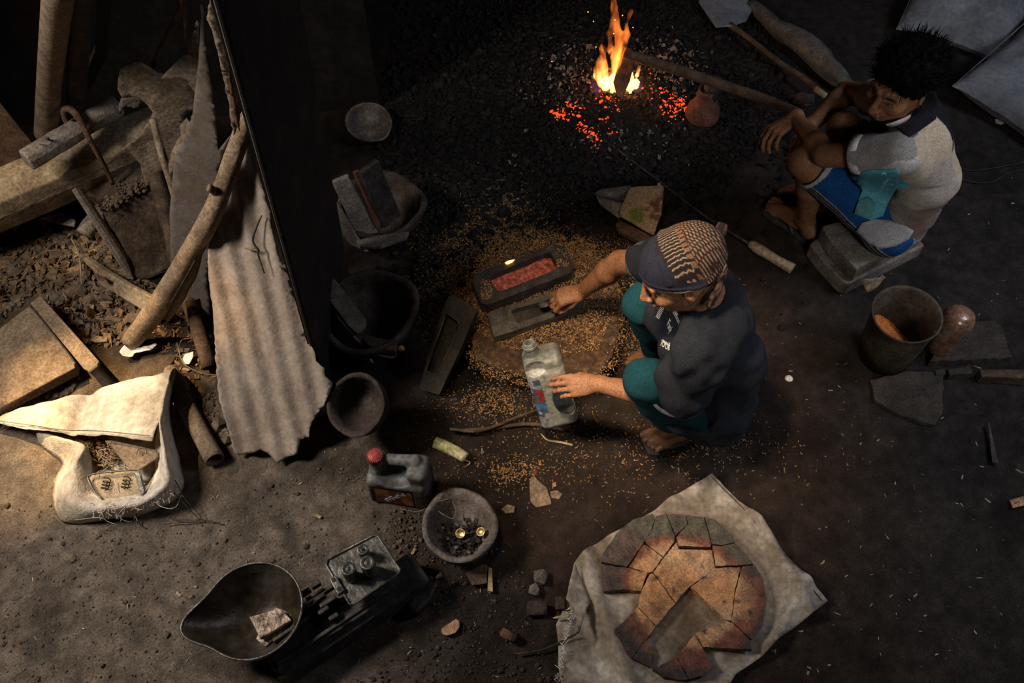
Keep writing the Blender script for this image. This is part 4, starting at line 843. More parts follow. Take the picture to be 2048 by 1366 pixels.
PC = {'outer rim piece': [
 [(885, 300), (900, 322), (880, 400), (825, 490), (725, 632), (570, 600), (578, 545), (660, 425), (760, 342)],
 [(905, 318), (965, 300), (1022, 440), (1019, 476), (950, 568), (862, 498), (838, 470), (885, 400)],
 [(862, 505), (947, 574), (884, 660), (862, 667), (737, 632), (828, 494)],
 [(970, 300), (1090, 306), (1100, 366), (1028, 438), (1000, 372)],
 [(1106, 365), (1097, 308), (1198, 320), (1224, 400), (1248, 490), (1245, 510), (1048, 502), (1031, 448)],
 [(1206, 320), (1280, 345), (1380, 440), (1395, 478), (1320, 497), (1255, 491), (1230, 400)],
 [(1398, 482), (1470, 560), (1510, 618), (1276, 630), (1257, 498), (1320, 503)],
 [(1032, 482), (1046, 524), (1250, 526), (1270, 632), (1276, 645), (1115, 753), (1028, 856), (890, 665), (952, 577)],
 [(1280, 642), (1431, 634), (1394, 780), (1373, 965), (1342, 962), (1122, 757)],
 [(1440, 632), (1520, 625), (1565, 700), (1585, 830), (1580, 900), (1560, 1010), (1500, 1085), (1377, 970), (1400, 782)],
 [(575, 620), (725, 637), (853, 668), (811, 779), (700, 768), (582, 785), (577, 700)],
 [(868, 677), (884, 672), (1024, 860), (905, 998), (796, 873), (815, 781)],
 [(720, 955), (794, 880), (903, 1002), (848, 1080), (812, 1112), (760, 1198), (646, 1040), (650, 1020)],
 [(850, 1083), (885, 1165), (870, 1253), (762, 1200), (815, 1115)],
 [(1150, 1045), (1345, 966), (1385, 985), (1490, 1090), (1500, 1145), (1200, 1130), (1163, 1070)],
 [(1143, 1052), (1265, 1255), (1200, 1308), (1112, 1328), (1036, 1195)],
 [(1030, 1192), (1106, 1330), (1050, 1335), (960, 1315), (888, 1268)]]}['outer rim piece']
t = thing('clay_disc', 'large cracked orange-brown round clay slab in pieces on the mat', 'clay disc', P(1385, 1180, .02))
ctr = P(*ZZ([(1110, 780)])[0], .045)
def dcol(W, A):
    x, y = W[:, 0]-ctr.x, W[:, 1]-ctr.y; r = np.hypot(x, y); n_ = fbm(x*9, y*9, 0, 5, 4); ang = np.arctan2(y, x)
    org = np.array([.52, .27, .125]); tan = np.array([.38, .24, .135]); pur = np.array([.17, .06, .035]); grn = np.array([.075, .072, .052]); gry = np.array([.085, .058, .05]); blk = np.array([.05, .035, .03])
    c = np.repeat(org[None], len(W), 0)
    def mx(c, k, q): k = np.clip(k, 0, 1)[:, None]; return c*(1-k)+q*k
    c = mx(c, .5+n_*.8, tan); R = .235+.0*ang; up = np.clip(np.sin(ang)*1.3-.1, 0, 1); lf = np.clip(-np.cos(ang), 0, 1)
    k = (r-(R-.075)+n_*.02)/.02; c = mx(c, k*np.clip(.35+up+lf*.6+(np.sin(ang) < -.5), 0, 1), pur)
    k = (r-(R-.05)+n_*.02)/.015; c = mx(c, k*np.clip(up*1.2+lf*.4, 0, 1), gry); c = mx(c, k*np.clip(n_*2-.3, 0, .55)*np.clip(up+lf, 0, 1), grn)
    c = mx(c, (r-(R-.02)+n_*.02)/.02*(np.sin(ang) < -.2), blk)
    sp = vn(W[:, 0]*55, W[:, 1]*55, 0, 3); c = mx(c, (sp-.72)*8, blk); return c*(1+.25*n_[:, None])
for i, L in enumerate(PC):
    z = .043+.004*RNG.random(); o = sheet('clay_piece', ZZ(L), flat(z), 'disc', t, lambda u, v: .0035*fbm(u*14, v*14, 0, 3, 4), .02, .0095, .0011, True, dcol, seed=i)
    o.data.shade_flat() if hasattr(o.data, 'shade_flat') else None

# ================================================================ husk bed with the moulds
bc = P(1090, 640, 0)
t = thing('stone_bed', 'low round stone block covered in rice husks under the moulds', 'stone bed', bc)
BO = [(945, 690), (950, 720), (1000, 745), (1080, 765), (1160, 765), (1200, 755), (1225, 715), (1240, 650), (1236, 590), (1215, 545), (1150, 510), (1060, 495), (985, 515), (945, 560), (938, 620)]
slab('stone', BO, flat(.11), 'stone_brown', .12, t, .015, rough=.006, taper=.92)
def bedz(x, y):
    x, y = np.asarray(x), np.asarray(y); r = np.hypot((x-bc.x)/.235, (y-bc.y-.01)/.21); return .115+.03*np.clip(1-r, 0, 1)+.006*fbm(x*14, y*14, 0, 2, 3)
sheet('husk_layer', BO, flat(.112), 'husk_dark', t, lambda u, v: .02+.008*fbm(u*14, v*14, 0, 2, 3), .012, .012)
q = inreg([(948, 700), (1000, 735), (1090, 752), (1190, 745), (1232, 640), (1232, 590), (1200, 545), (1150, 520), (1060, 505), (990, 525), (950, 570)], 8000, lambda x, y: .138+.008*fbm(x*14, y*14, 0, 2, 3)+.008*RNG.random(len(x)))
q2 = []
for i_ in range(len(BO)):
    a_, b_ = np.array(BO[i_]), np.array(BO[(i_+1) % len(BO)]); n_ = int(np.hypot(*(b_-a_))*4.2); tt = RNG.random(n_); pp = a_+(b_-a_)*tt[:, None]+RNG.normal(0, 7, (n_, 2)); zz = .135-.09*RNG.random(n_)**2
    q2 += [list(P(x_, y_+(.13-z_)*160, z_)) for (x_, y_), z_ in zip(pp, zz)]
q = np.concatenate([q, np.array(q2)])
scatter('rice_husks', q, RNG.uniform(.003, .0055, len(q)), HUSK, 'husk', t, tilt=.6)
hs = [cluster(935, 560, .07, 2000, ry=.11), cluster(960, 480, .12, 1700, ry=.08), cluster(1130, 500, .12, 2300, ry=.045), cluster(1010, 445, .17, 1500, ry=.10), cluster(1265, 660, .05, 900, ry=.10), cluster(985, 805, .08, 700, ry=.04),
      cluster(1020, 945, .05, 330, ry=.03), cluster(1180, 900, .35, 900, ry=.10), cluster(900, 1090, .2, 130), cluster(1080, 390, .12, 500), cluster(1430, 870, .10, 260, ry=.05), cluster(1190, 560, .12, 900, ry=.09), cluster(880, 600, .06, 500, ry=.08)]
for h_ in hs: h_[:, 2] = gz(h_[:, 0], h_[:, 1])
q = np.concatenate(hs); q[:, 2] += .003+.006*RNG.random(len(q)); scatter('rice_husks', q, RNG.uniform(.003, .0058, len(q)), HUSK, 'husk', None, tilt=.45, label='rice husks strewn over the dark floor around the moulds', cat='husks')
def mould(name, label, O, I, z, th, m, mf, rim=None, group='ingot moulds'):
    pl = z if isinstance(z, Plane) else Plane(flat(z)); t = thing(name, label, 'mould', pl.at(*O[0])-pl.n*th, group)
    fo = sheet('frame', O, pl, m, t, None, th, .02, 0, False, holes=[I]); 
    p2 = Plane.__new__(Plane); p2.o = pl.o-pl.n*th*.55; p2.e1, p2.e2, p2.n = pl.e1, pl.e2, pl.n
    sheet('cavity_floor', I, p2, mf, t, (lambda u, v: .003*fbm(u*40, v*40, 0, 3, 3)) if mf == 'glow_sand' else None, th*.4, .012, 0, True)
    if rim: 
        w_ = [(*(pl.at(*p)+pl.n*.001), .0022) for p in I+I[:1]]; wtube('worn_edge', w_, rim, t, 6)
    return t, pl
t1, pl1 = mould('ingot_mould', 'black mould filled with glowing red metal on the husks', [(943, 560), (955, 545), (1108, 490), (1130, 492), (1148, 530), (1142, 545), (975, 610), (962, 606)], [(978, 556), (986, 549), (1090, 506), (1102, 506), (1116, 530), (1110, 540), (1004, 582), (994, 580)], .185, .055, 'soot', 'glow_sand')
sheet('flame_lick', [(1010, 525), (1018, 521), (1029, 519), (1024, 524), (1014, 528)], flat(.192), 'ember_hot', t1, None, .003, .01)
q = np.array([list(pl1.at(*p)) for p in [(random.uniform(962, 985), random.uniform(560, 600)) for _ in range(120)]+[(random.uniform(1112, 1138), random.uniform(498, 535)) for _ in range(110)]]); scatter('husks_on_frame', q+[0, 0, .003], RNG.uniform(.003, .005, len(q)), HUSK, 'husk', t1)
t2, _ = mould('ingot_mould', 'dusty open mould with a black cavity under the right hand', [(976, 632), (985, 622), (1100, 588), (1170, 585), (1160, 616), (1010, 668), (988, 674)], [(1022, 622), (1030, 617), (1140, 590), (1150, 600), (1120, 618), (1040, 645), (1033, 645)], .175, .045, 'iron_bare', 'soot')
t3, _ = mould('ingot_mould', 'long empty mould leaning left of the husk-covered stone', [(893, 600), (898, 592), (938, 616), (950, 626), (925, 690), (878, 790), (838, 778), (862, 690)], [(890, 634), (894, 626), (916, 642), (919, 655), (898, 700), (874, 750), (852, 742), (866, 700)], Plane([(893, 600, .26), (945, 620, .26), (850, 780, .02)]), .045, 'mould_dark', 'mould_dark', 'wood_dark')
t = thing('pouring_spatula', 'small shiny metal trowel gripped in the right hand', 'tool', P(1090, 606, .19))
slab('blade', [(1076, 609), (1080, 604), (1100, 602), (1102, 608), (1090, 614), (1084, 615)], flat(.195), 'iron_bare', .003, t, .001); rod('handle', [(1095, 606, .197, .006), (1125, 600, .215, .008), (1150, 598, .22, .008)], 'wood_dark', t, 8, sub=0)

# ---- dark crucibles with bars
def bars(specs):
    for nm, out, an, m, th, lb, cat in specs: tag(slab(nm, out, an, m, th, None, .004), lb, cat)
c = P(738, 262, 0); t = thing('clay_ladle', 'small empty round crucible lying alone on the black ground', 'crucible', c); bowl('bowl', c, .10, .07, 'crucible', t, .010, axis=(.12, -.22, 1), spout=(V((.7, -.7, 0)), .012, .4, .03), noise=.02)
c = P(765, 455, 0); t = thing('clay_crucible', 'mid-sized dark crucible holding upright bars, behind the large one', 'crucible', c); bowl('bowl', c, .165, .155, 'crucible_dark', t, .02, axis=(.05, -.1, 1), spout=(V((1, .1, 0)), .02, .4, .05), noise=.05, foot=.6)
bars([('metal_bar', [(664, 366), (698, 352), (722, 400), (757, 466), (712, 474), (690, 420)], [(664, 366, .34), (698, 352, .35), (735, 470, .12)], 'block', .03, 'broad pale grey bar standing at the left in the crucible', 'bar'),
      ('metal_bar', [(708, 345), (718, 340), (742, 390), (764, 450), (757, 458), (735, 405)], [(708, 345, .36), (718, 340, .36), (760, 455, .15)], 'clay_red', .02, 'narrow reddish bar between the pale and the black one', 'bar'),
      ('metal_bar', [(722, 345), (758, 320), (775, 365), (803, 430), (768, 458), (745, 400)], [(722, 345, .38), (758, 320, .38), (785, 445, .14)], 'iron', .025, 'wide black bar with pale edges standing in the crucible', 'bar'),
      ('metal_bar', [(712, 480), (760, 470), (818, 462), (812, 474), (760, 492), (722, 494)], flat(.17), 'block', .02, 'grey slab lying across the front of the mid-sized crucible', 'bar'),
      ('metal_plate', [(672, 405), (680, 420), (712, 475), (735, 505), (700, 490), (684, 470)], [(672, 405, .26), (712, 475, .14), (684, 470, .1)], 'block', .012, 'thin grey plate leaning outside the mid-sized crucible', 'plate'),
      ])
c = P(748, 665, 0); t = thing('clay_crucible', 'largest black crucible at the foot of the dark partition', 'crucible', c); bowl('bowl', c, .175, .15, 'crucible_dark', t, .022, axis=(-.05, -.08, 1), spout=(V((.8, .5, 0)), .025, .5, .05), noise=.05, foot=.6)
bars([('stone_bar', [(634, 568), (656, 551), (672, 560), (733, 640), (732, 656), (716, 668), (700, 655)], [(634, 568, .27), (656, 551, .27), (725, 660, .15)], 'stone', .03, 'long pale stone bar resting on the largest crucible', 'bar'),
      ('metal_plate', [(641, 612), (652, 614), (690, 660), (725, 690), (745, 728), (700, 712), (660, 690), (643, 655)], [(641, 612, .16), (690, 660, .13), (700, 712, .05)], 'block', .012, 'curved grey shard under the long pale stone bar', 'shard'),
      ('firewood', [(722, 676), (730, 668), (795, 684), (792, 703), (740, 694)], flat(.13), 'wood_dark', .03, 'charred wood piece with a pale broken end in the largest crucible', 'wood'),
      ('metal_plate', [(735, 700), (775, 707), (795, 709), (782, 716), (760, 712)], flat(.10), 'block', .01, 'thin grey sliver below the charred wood piece', 'shard')])
o = rock('broken_end', P(803, 697, .125), (.014, .012, .012), 'half_disc', None, 6, 1); tag(o, 'pale broken lump at the end of the charred wood', 'lump')
c = P(722, 832, .03); t = thing('clay_crucible', 'crucible tipped on its side below the largest one', 'crucible', c); bowl('bowl', P(745, 815, .1), .105, .12, 'crucible_dark', t, .013, axis=(-.32, -.42, .85), noise=.03, foot=.6)

# ================================================================ fire
def PV(px, py, y=None):
    d = ray(px, py); return V((0, 0, CH))+d*((P(1240, 195).y if y is None else y)/d.y)
fc = P(1240, 200, 0)
def fz(x, y): return gz(x, y)
def addq(L): return np.concatenate(L)
t = thing('charcoal_bed', 'bed of charcoal lumps glowing around the open flame', 'charcoal', (fc.x, fc.y, 0))
q = addq([cluster(1245, 215, .15, 3000, ry=.20, zf=fz), cluster(1225, 260, .22, 3600, ry=.24, zf=fz), cluster(1140, 110, .25, 3000, ry=.35, zf=fz)]); q[:, 2] += .008; scatter('charcoal', q, RNG.gamma(3, .0026, len(q))+.002, ICO, 'charcoal', t, aspect=(1, .8, .7))
q = addq([cluster(1330, 140, .09, 330, ry=.12, zf=fz), cluster(1150, 150, .09, 260, ry=.12, zf=fz), cluster(1240, 290, .16, 140, ry=.07, zf=fz), cluster(1085, 190, .05, 40, zf=fz)]); q[:, 2] += .02; scatter('ash_lumps', q, RNG.gamma(2, .0020, len(q))+.0012, FLAKE, 'ashstone', t, aspect=(1, .8, 3), tilt=.8)
em = []
for px, py, r, n_ in ((1345, 225, .022, 26), (1360, 212, .014, 16), (1335, 205, .02, 14), (1348, 240, .02, 16), (1128, 238, .020, 30), (1108, 240, .008, 8), (1150, 232, .014, 14), (1165, 268, .014, 15), (1205, 262, .012, 12), (1190, 290, .012, 14), (1182, 280, .01, 8), (1225, 280, .008, 5), (1200, 212, .02, 14), (1290, 195, .03, 12), (1225, 225, .02, 12)): em.append(cluster(px, py, r*1.25, int(n_*1.4), ry=r*1.7, zf=fz))
q = addq(em); q[:, 2] += .022; scatter('embers', q, RNG.gamma(3, .0011, len(q))+.0015, ICO, 'ember', t, aspect=(1, .6, .6))
q = addq([cluster(1238, 188, .035, 90, ry=.022, zf=fz), cluster(1243, 178, .03, 50, ry=.02, zf=fz)]); q[:, 2] += .03; scatter('hot_coals', q, RNG.gamma(4, .0018, len(q))+.003, ICO, 'ember_hot', t)
q = np.array([list(PV(a, b)) for a, b, z in [(1245, 31, .3), (1266, 55, .25), (1192, 94, .2), (1104, 123, .1), (1227, 67, .3), (1176, 24, .2), (1187, 43, .15), (1230, 40, .3), (1256, 110, .2)]]); scatter('sparks', q, .0022, ICO, 'ember_hot', t)
q = addq([cluster(900, 150, .55, 5200, ry=.8, zf=fz), cluster(1450, 150, .35, 1400, ry=.5, zf=fz), inreg([(620, 200), (1100, 60), (1700, 0), (1600, 250), (1350, 420), (900, 480), (680, 330)], 5000)]); k = (q[:, 1] > 1.75) & (q[:, 0] > -.58) & (q[:, 0] < 1.25) & (q[:, 1] < 4.6); q = q[k]; q[:, 2] += .003
scatter('charcoal_crumbs', q, RNG.gamma(2, .0034, len(q))+.0015, ICO, 'charcoal', None, label='small charcoal crumbs covering the dark floor behind the moulds', cat='charcoal')
q = addq([cluster(1020, 400, .11, 420, ry=.15, zf=fz), cluster(1060, 450, .2, 120, zf=fz), inreg([(640, 850), (2040, 300), (2040, 1360), (500, 1360), (0, 1300), (0, 1050), (560, 950)], 650)]); q[:, 2] += .002; scatter('pale_specks', q, RNG.gamma(2, .0011, len(q))+.0008, FLAKE, 'chip', None, label='pale specks of ash and wood scattered over the floor', cat='specks', aspect=(1.6, .6, .6))
# flame: glowing volume inside a tongue-shaped domain
def volmat(name, c0, c1, s0, s1, htop):
    m = bpy.data.materials.new(name); m.use_nodes = True; nt = m.node_tree; N = nt.nodes; L = nt.links; N.remove(N['Principled BSDF'])
    out = N['Material Output']; tc = N.new('ShaderNodeTexCoord'); sp = N.new('ShaderNodeSeparateXYZ'); L.new(tc.outputs['Object'], sp.inputs[0])
    mr = N.new('ShaderNodeMapRange'); mr.inputs[1].default_value = 0; mr.inputs[2].default_value = htop; L.new(sp.outputs[2], mr.inputs[0])
    cr = N.new('ShaderNodeValToRGB'); e = cr.color_ramp.elements; e[0].color = (*c0, 1); e[1].color = (*c1, 1); e[1].position = .55; L.new(mr.outputs[0], cr.inputs[0])
    st = N.new('ShaderNodeMapRange'); st.inputs[1].default_value = 0; st.inputs[2].default_value = htop; st.inputs[3].default_value = s0; st.inputs[4].default_value = s1; L.new(sp.outputs[2], st.inputs[0])
    mp = N.new('ShaderNodeMapping'); mp.inputs['Scale'].default_value = (26, 26, 9); L.new(tc.outputs['Object'], mp.inputs[0]); nz = N.new('ShaderNodeTexNoise'); nz.inputs['Detail'].default_value = 2; nz.inputs['Scale'].default_value = 1; nz.inputs['Distortion'].default_value = .6; L.new(mp.outputs[0], nz.inputs['Vector'])
    r2 = N.new('ShaderNodeMapRange'); r2.inputs[1].default_value = .40; r2.inputs[2].default_value = .60; L.new(nz.outputs[0], r2.inputs[0])
    mu = N.new('ShaderNodeMath'); mu.operation = 'MULTIPLY'; L.new(st.outputs[0], mu.inputs[0]); L.new(r2.outputs[0], mu.inputs[1])
    em_ = N.new('ShaderNodeEmission'); L.new(cr.outputs[0], em_.inputs[0]); L.new(mu.outputs[0], em_.inputs[1]); L.new(em_.outputs[0], out.inputs['Volume']); MATS[name] = m
volmat('flame_vol', (1, .42, .10), (1, .22, .03), 150, 22, .42)
volmat('flame_blue', (.35, .10, .55), (.5, .12, .35), 9, 2, .10)
t = thing('open_flame', 'tall orange flame rising from the charcoal around the hoe head', 'flame', (fc.x, fc.y, .0))
S = SDF()
def tongue(S, pts, k=.012):
    w_ = [(np.array(PV(a, b)), r) for a, b, z, r in pts]
    for (a, ra), (b, rb) in zip(w_, w_[1:]): S.c(a, b, ra, rb, k)
tongue(S, [(1222, 190, .03, .026), (1208, 160, .07, .026), (1206, 130, .12, .018), (1204, 95, .17, .010), (1208, 80, .2, .003)])
tongue(S, [(1240, 192, .03, .028), (1228, 165, .07, .026), (1232, 140, .12, .020), (1238, 110, .17, .022), (1240, 75, .23, .022), (1232, 45, .28, .018), (1228, 15, .33, .014), (1226, -20, .38, .008)])
tongue(S, [(1245, 100, .20, .016), (1252, 70, .25, .014), (1252, 45, .29, .008), (1262, 22, .33, .006)])
tongue(S, [(1255, 185, .03, .022), (1264, 165, .07, .018), (1270, 145, .10, .012), (1276, 130, .13, .004)])
tongue(S, [(1212, 150, .09, .015), (1196, 128, .12, .009), (1194, 115, .14, .003)])
tongue(S, [(1226, 190, 0, .03), (1216, 172, 0, .024), (1196, 150, 0, .015), (1190, 125, 0, .006)]); tongue(S, [(1246, 185, 0, .028), (1262, 168, 0, .02), (1272, 150, 0, .013), (1279, 135, 0, .004)]); tongue(S, [(1232, 130, 0, .016), (1222, 100, 0, .013), (1218, 70, 0, .010), (1224, 40, 0, .005)])
lo, hi = np.array([fc.x-.15, fc.y-.15, -.06]), np.array([fc.x+.17, fc.y+.15, .66])
v, f = S.mesh(lo, hi, .005, lambda X, Y, Z: .007*vn(X*24, Y*24, Z*14-1.2, 3)+.004*vn(X*50, Y*50, Z*30, 4))
mesh('flame', v, f, 'flame_vol', t, True)
S = SDF(); tongue(S, [(1200, 190, .02, .03), (1190, 170, .05, .018), (1188, 155, .07, .006)]); tongue(S, [(1270, 190, .02, .03), (1276, 165, .05, .02), (1280, 150, .08, .006)]); tongue(S, [(1195, 195, .02, .03), (1280, 197, .02, .03)])
v, f = S.mesh(lo, hi, .007, lambda X, Y, Z: .008*vn(X*24, Y*24, Z*20, 3)); mesh('violet_fringe', v, f, 'flame_blue', t, True)
l = bpy.data.lights.new('fire_light', 'POINT'); l.energy = 5; l.color = (1, .38, .10); l.shadow_soft_size = .03; o = bpy.data.objects.new('fire_light', l); COL.objects.link(o); o.location = (fc.x, fc.y, .13)

# ---- long pole with hoe head held into the flame, shovel, rods
t = thing('long_hoe', 'long wooden-handled hoe resting over the fire', 'hoe', P(1590, 225, .42))
rod('handle', [(1252, 108, .245, .021), (1330, 132, .27, .022), (1430, 165, .31, .021), (1520, 195, .36, .0195), (1605, 228, .42, .017)], 'wood_dark', t, 16, noise=.06)
slab('hoe_head', [(1246, 96), (1262, 100), (1268, 125), (1258, 165), (1252, 178), (1244, 200), (1232, 190), (1226, 165), (1236, 130)], [(1246, 96, .26), (1262, 100, .26), (1238, 195, .05)], 'rust', .02, t, .004)
t = thing('long_ladle_rod', 'long thin iron rod with a wooden grip running across the floor', 'rod', P(1500, 490, .0))
rod('iron_rod', [(1192, 275, .03, .0045), (1215, 285, .03, .0045), (1300, 348, .025, .0055), (1400, 425, .022, .006), (1502, 490, .025, .007)], 'iron', t, 8)
rod('wood_grip', [(1500, 486, .025, .011), (1508, 492, .028, .020), (1545, 515, .026, .0195), (1586, 538, .024, .021)], 'wood_old', t, 14, noise=.1)
t = thing('shovel', 'steel shovel lying with its blade at the top edge', 'shovel', P(1470, 60, 0))
sheet('blade', [(1400, -30), (1398, 0), (1412, 22), (1432, 54), (1465, 57), (1492, 44), (1504, 20), (1490, -30)], flat(.05), 'iron_bare', t, lambda u, v: .012*np.cos(u*20), .003, .02); t.children[0].data.materials[0] = MATS['weave_grey']
rod('handle', [(1460, 50, .05, .016), (1500, 78, .05, .012), (1560, 125, .05, .0125), (1610, 158, .06, .013), (1652, 192, .07, .013)], 'wood_dark', t, 12); rod('grip', [(1632, 178, .068, .0145), (1652, 193, .07, .014)], 'wood_old', t, 12, sub=0)
c = P(1402, 240, 0); t = thing('clay_nozzle', 'reddish clay pot with a charred wooden plug right of the fire', 'pot', c)
lathe('pot', [(.001, 0), (.06, 0), (.075, .03), (.07, .07), (.045, .11), (.038, .15), (.04, .17), (.03, .17), (.028, .12), (.001, .1)], c, (0, 0, 1), 'clay_red', t, 30, noise=.03); lathe('plug', [(.001, .1), (.034, .11), (.036, .20), (.03, .225), (.001, .226)], c, (.1, 0, 1), 'soot', t, 20, noise=.05); rod('clay_handle', [(1424, 228, .06, .009), (1428, 212, .09, .008), (1431, 202, .1, .009)], 'clay_red', t, 10)
# sheet-metal scoop and sack paper by the squatting man
t = thing('metal_scoop', 'small battered grey metal box lying behind the man in the headcloth', 'box', P(1220, 400, 0))
slab('box_side', [(1190, 385), (1200, 378), (1262, 370), (1252, 400), (1238, 438), (1200, 410)], [(1190, 385, .09), (1262, 370, .12), (1236, 438, .05)], 'iron_bare', .03, t, .003); rod('rim', [(1190, 388, .095, .004), (1225, 398, .10, .004), (1248, 398, .11, .004)], 'iron_bare', t, 8)
def ccol(W, A):
    c = np.repeat(np.array([[.34, .23, .13]]), len(W), 0); cp_ = P(1275, 425, .1); x, y = (W[:, 0]-cp_.x), (W[:, 1]-cp_.y)
    c[(np.abs(x) < .026) & (np.abs(y) < .026)] = (.16, .18, .03); k = (fbm(W[:, 0]*25, W[:, 1]*25, 0, 8, 3) > .35) & (x > .03); c[k] = (.17, .06, .04); return c
t = thing('cardboard_piece', 'torn brown cardboard with a green label beside the metal box', 'cardboard', P(1290, 420, 0))
sheet('cardboard', [(1258, 378), (1262, 374), (1326, 371), (1328, 378), (1326, 400), (1322, 430), (1316, 445), (1308, 471), (1290, 462), (1262, 445), (1238, 432), (1242, 415), (1252, 392)], [(1258, 378, .13), (1328, 371, .14), (1300, 468, .04)], 'cardboard', t, crump(.006, 7, 3), .005, .012, .001, True, ccol)
sheet('loose_tab', [(1314, 366), (1320, 364), (1322, 372), (1316, 374)], flat(.14), 'cardboard', t, None, .002, .01, colfn=lambda W, A: np.full((len(W), 3), .35))
piece('rusty_board', [(1232, 445), (1240, 440), (1320, 480), (1350, 505), (1345, 520), (1290, 490), (1235, 460)], .03, .02, 'rust', 'flat rusty slat lying in front of the torn cardboard', 'slat')
# ================================================================ right side
t = thing('steel_block', 'upper of two stacked grey blocks, the man in blue shorts sits on it', 'block', P(1740, 500, .07))
slab('block', [(1644, 452), (1664, 446), (1800, 416), (1848, 450), (1850, 468), (1722, 532), (1714, 540), (1660, 480)], flat(.14), 'block', .07, t, .006)
t = thing('steel_block', 'lower of two stacked grey blocks, sticking out at the left', 'block', P(1700, 540, 0))
slab('block', [(1620, 488), (1630, 478), (1790, 440), (1840, 480), (1850, 490), (1697, 568), (1684, 562), (1640, 515)], flat(.068), 'block', .068, t, .006)
c = P(1768, 708, 0); t = thing('grain_bucket', 'round dark bucket with orange grain at its bottom', 'bucket', c)
bk = lambda pr, nm, m: lathe(nm, pr, c, (-.06, -.06, 1), m, t, 48, noise=.006)
bk([(.001, 0), (.092, 0), (.102, .12), (.110, .25), (.117, .262), (.115, .27), (.108, .262), (.104, .25), (.095, .12), (.085, .012), (.001, .012)], 'bucket_body', 'wood_dark'); t.children[0].data.materials[0] = MATS['bucket']
for a in (2.35, -.7):
    cc_ = V(c)+V((-.015+.110*math.cos(a), -.015+.110*math.sin(a), .245)); wtube('rivet_lug', [(*(cc_+V((0, 0, -.02))), .008), (*(cc_+V((0, 0, .015))), .009)], 'iron', t, 8)
q = cluster(1768, 708, .05, 6000); q[:, :2] = RNG.uniform(-.1, .1, (6000, 2))+[c.x-.008, c.y-.008]; r_ = np.hypot(q[:, 0]-c.x+.008, q[:, 1]-c.y+.008); q = q[r_ < .089]
q[:, 2] = .125-.75*(q[:, 0]-c.x)-.35*(q[:, 1]-c.y)+.004*RNG.random(len(q)); q = q[(q[:, 2] > .088)]
scatter('grain', q, .0036, ICO, 'grain', None, label='bright orange grain heaped on one side of the bucket', cat='grain', aspect=(1, .7, .7))
t = thing('glazed_jar', 'brown glazed jar with a shiny rounded top behind the bucket', 'jar', P(1880, 700, 0))
jb = P(1915, 640, .19); jb.z = 0
lathe('jar', [(.001, 0), (.038, 0), (.046, .05), (.044, .12), (.047, .15), (.054, .175), (.055, .20), (.046, .222), (.028, .234), (.001, .238)], jb, (0, 0, 1), 'jar', t, 36, noise=.02)
o = sheet('cloth_scrap', [(1724, 562), (1730, 557), (1768, 553), (1772, 556), (1762, 565), (1748, 575), (1736, 583), (1732, 582)], [(1724, 562, .27), (1770, 554, .28), (1734, 582, .22)], 'paper', None, crump(.01, 20, 3), .002, .01); tag(o, 'beige folded rag behind the left rim of the bucket', 'rag'); o.data.materials[0] = MATS['dusty_pipe']
piece('paving_slab', [(1895, 645), (1990, 640), (2005, 655), (2025, 715), (1860, 722)], .03, .035, 'paver', 'large dark paving slab right of the glazed jar', 'paving slab', rough=.003)
piece('paving_slab', [(1740, 760), (1820, 742), (1888, 744), (1886, 825), (1870, 850), (1800, 830), (1750, 800)], .012, .02, 'paver', 'worn paving slab in front of the bucket', 'paving slab', rough=.004)
piece('brick_bit', [(1895, 737), (1942, 732), (1946, 746), (1900, 751)], .025, .03, 'paver', 'longer brick piece in front of the large paving slab', 'brick', rough=.002)
piece('brick_bit', [(1870, 740), (1890, 736), (1892, 748), (1872, 750)], .02, .03, 'paver', 'short brick piece left of the longer one', 'brick', rough=.002)
o = slab('iron_bar', [(1958, 738), (2060, 738), (2060, 757), (1964, 752)], flat(.045), 'wood_dark', .045, None, .004); tag(o, 'thick dark bar running out at the right edge', 'bar')
o = rod('straw', [(1948, 732, .03, .002), (1963, 737, .03, .002)], 'bamboo', n=5, sub=0); tag(o, 'short pale straw by the end of the thick dark bar', 'straw')
t = thing('knife_blade', 'worn knife blade lying alone near the right edge', 'knife', P(1985, 890, 0)); slab('blade', [(1978, 865), (1984, 868), (1998, 928), (1984, 924)], flat(.014), 'iron', .005, t, .001); slab('tang', [(1975, 846), (1980, 846), (1984, 868), (1978, 865)], flat(.014), 'iron', .004, t, .001)
t = thing('paper_label', 'small pale tag with red marks at the right edge', 'tag', P(2034, 1005, 0)); sheet('tag', [(2019, 1000), (2048, 992), (2053, 1010), (2026, 1016)], flat(.01), 'paper', t, None, .002, .01); t.children[0].data.materials[0] = MATS['half_disc']
rod('red_mark', [(2029, 1003, .0125, .001), (2032, 1007, .0125, .001), (2036, 1002, .0125, .001), (2040, 1006, .0125, .001)], 'red_plastic', t, 5)
o = rock('white_pebble', P(1578, 757, .008), (.016, .014, .008), 'paper', None, 3, 2, .15, 0, True); tag(o, 'round white pebble on the bare floor right of the man in the headcloth', 'pebble')
o = rock('brown_pebble', P(1452, 557, .008), (.008, .007, .006), 'clod', None, 5, 1, .2); tag(o, 'tiny brown pebble in front of the wooden grip', 'pebble')
piece('pale_leaf', [(1990, 238), (2002, 236), (2016, 244), (2002, 249), (1992, 246)], .008, .002, 'paper', 'pale leaf lying below the grey sacks', 'leaf')
o = rod('cable', [(1880, 310, .01, .0022), (1920, 335, .008, .0022), (1960, 340, .008, .0022), (2060, 322, .008, .0022)], 'rubber_dark', n=6); tag(o, 'thin black cable, upper of the two right of the sitting man', 'cable')
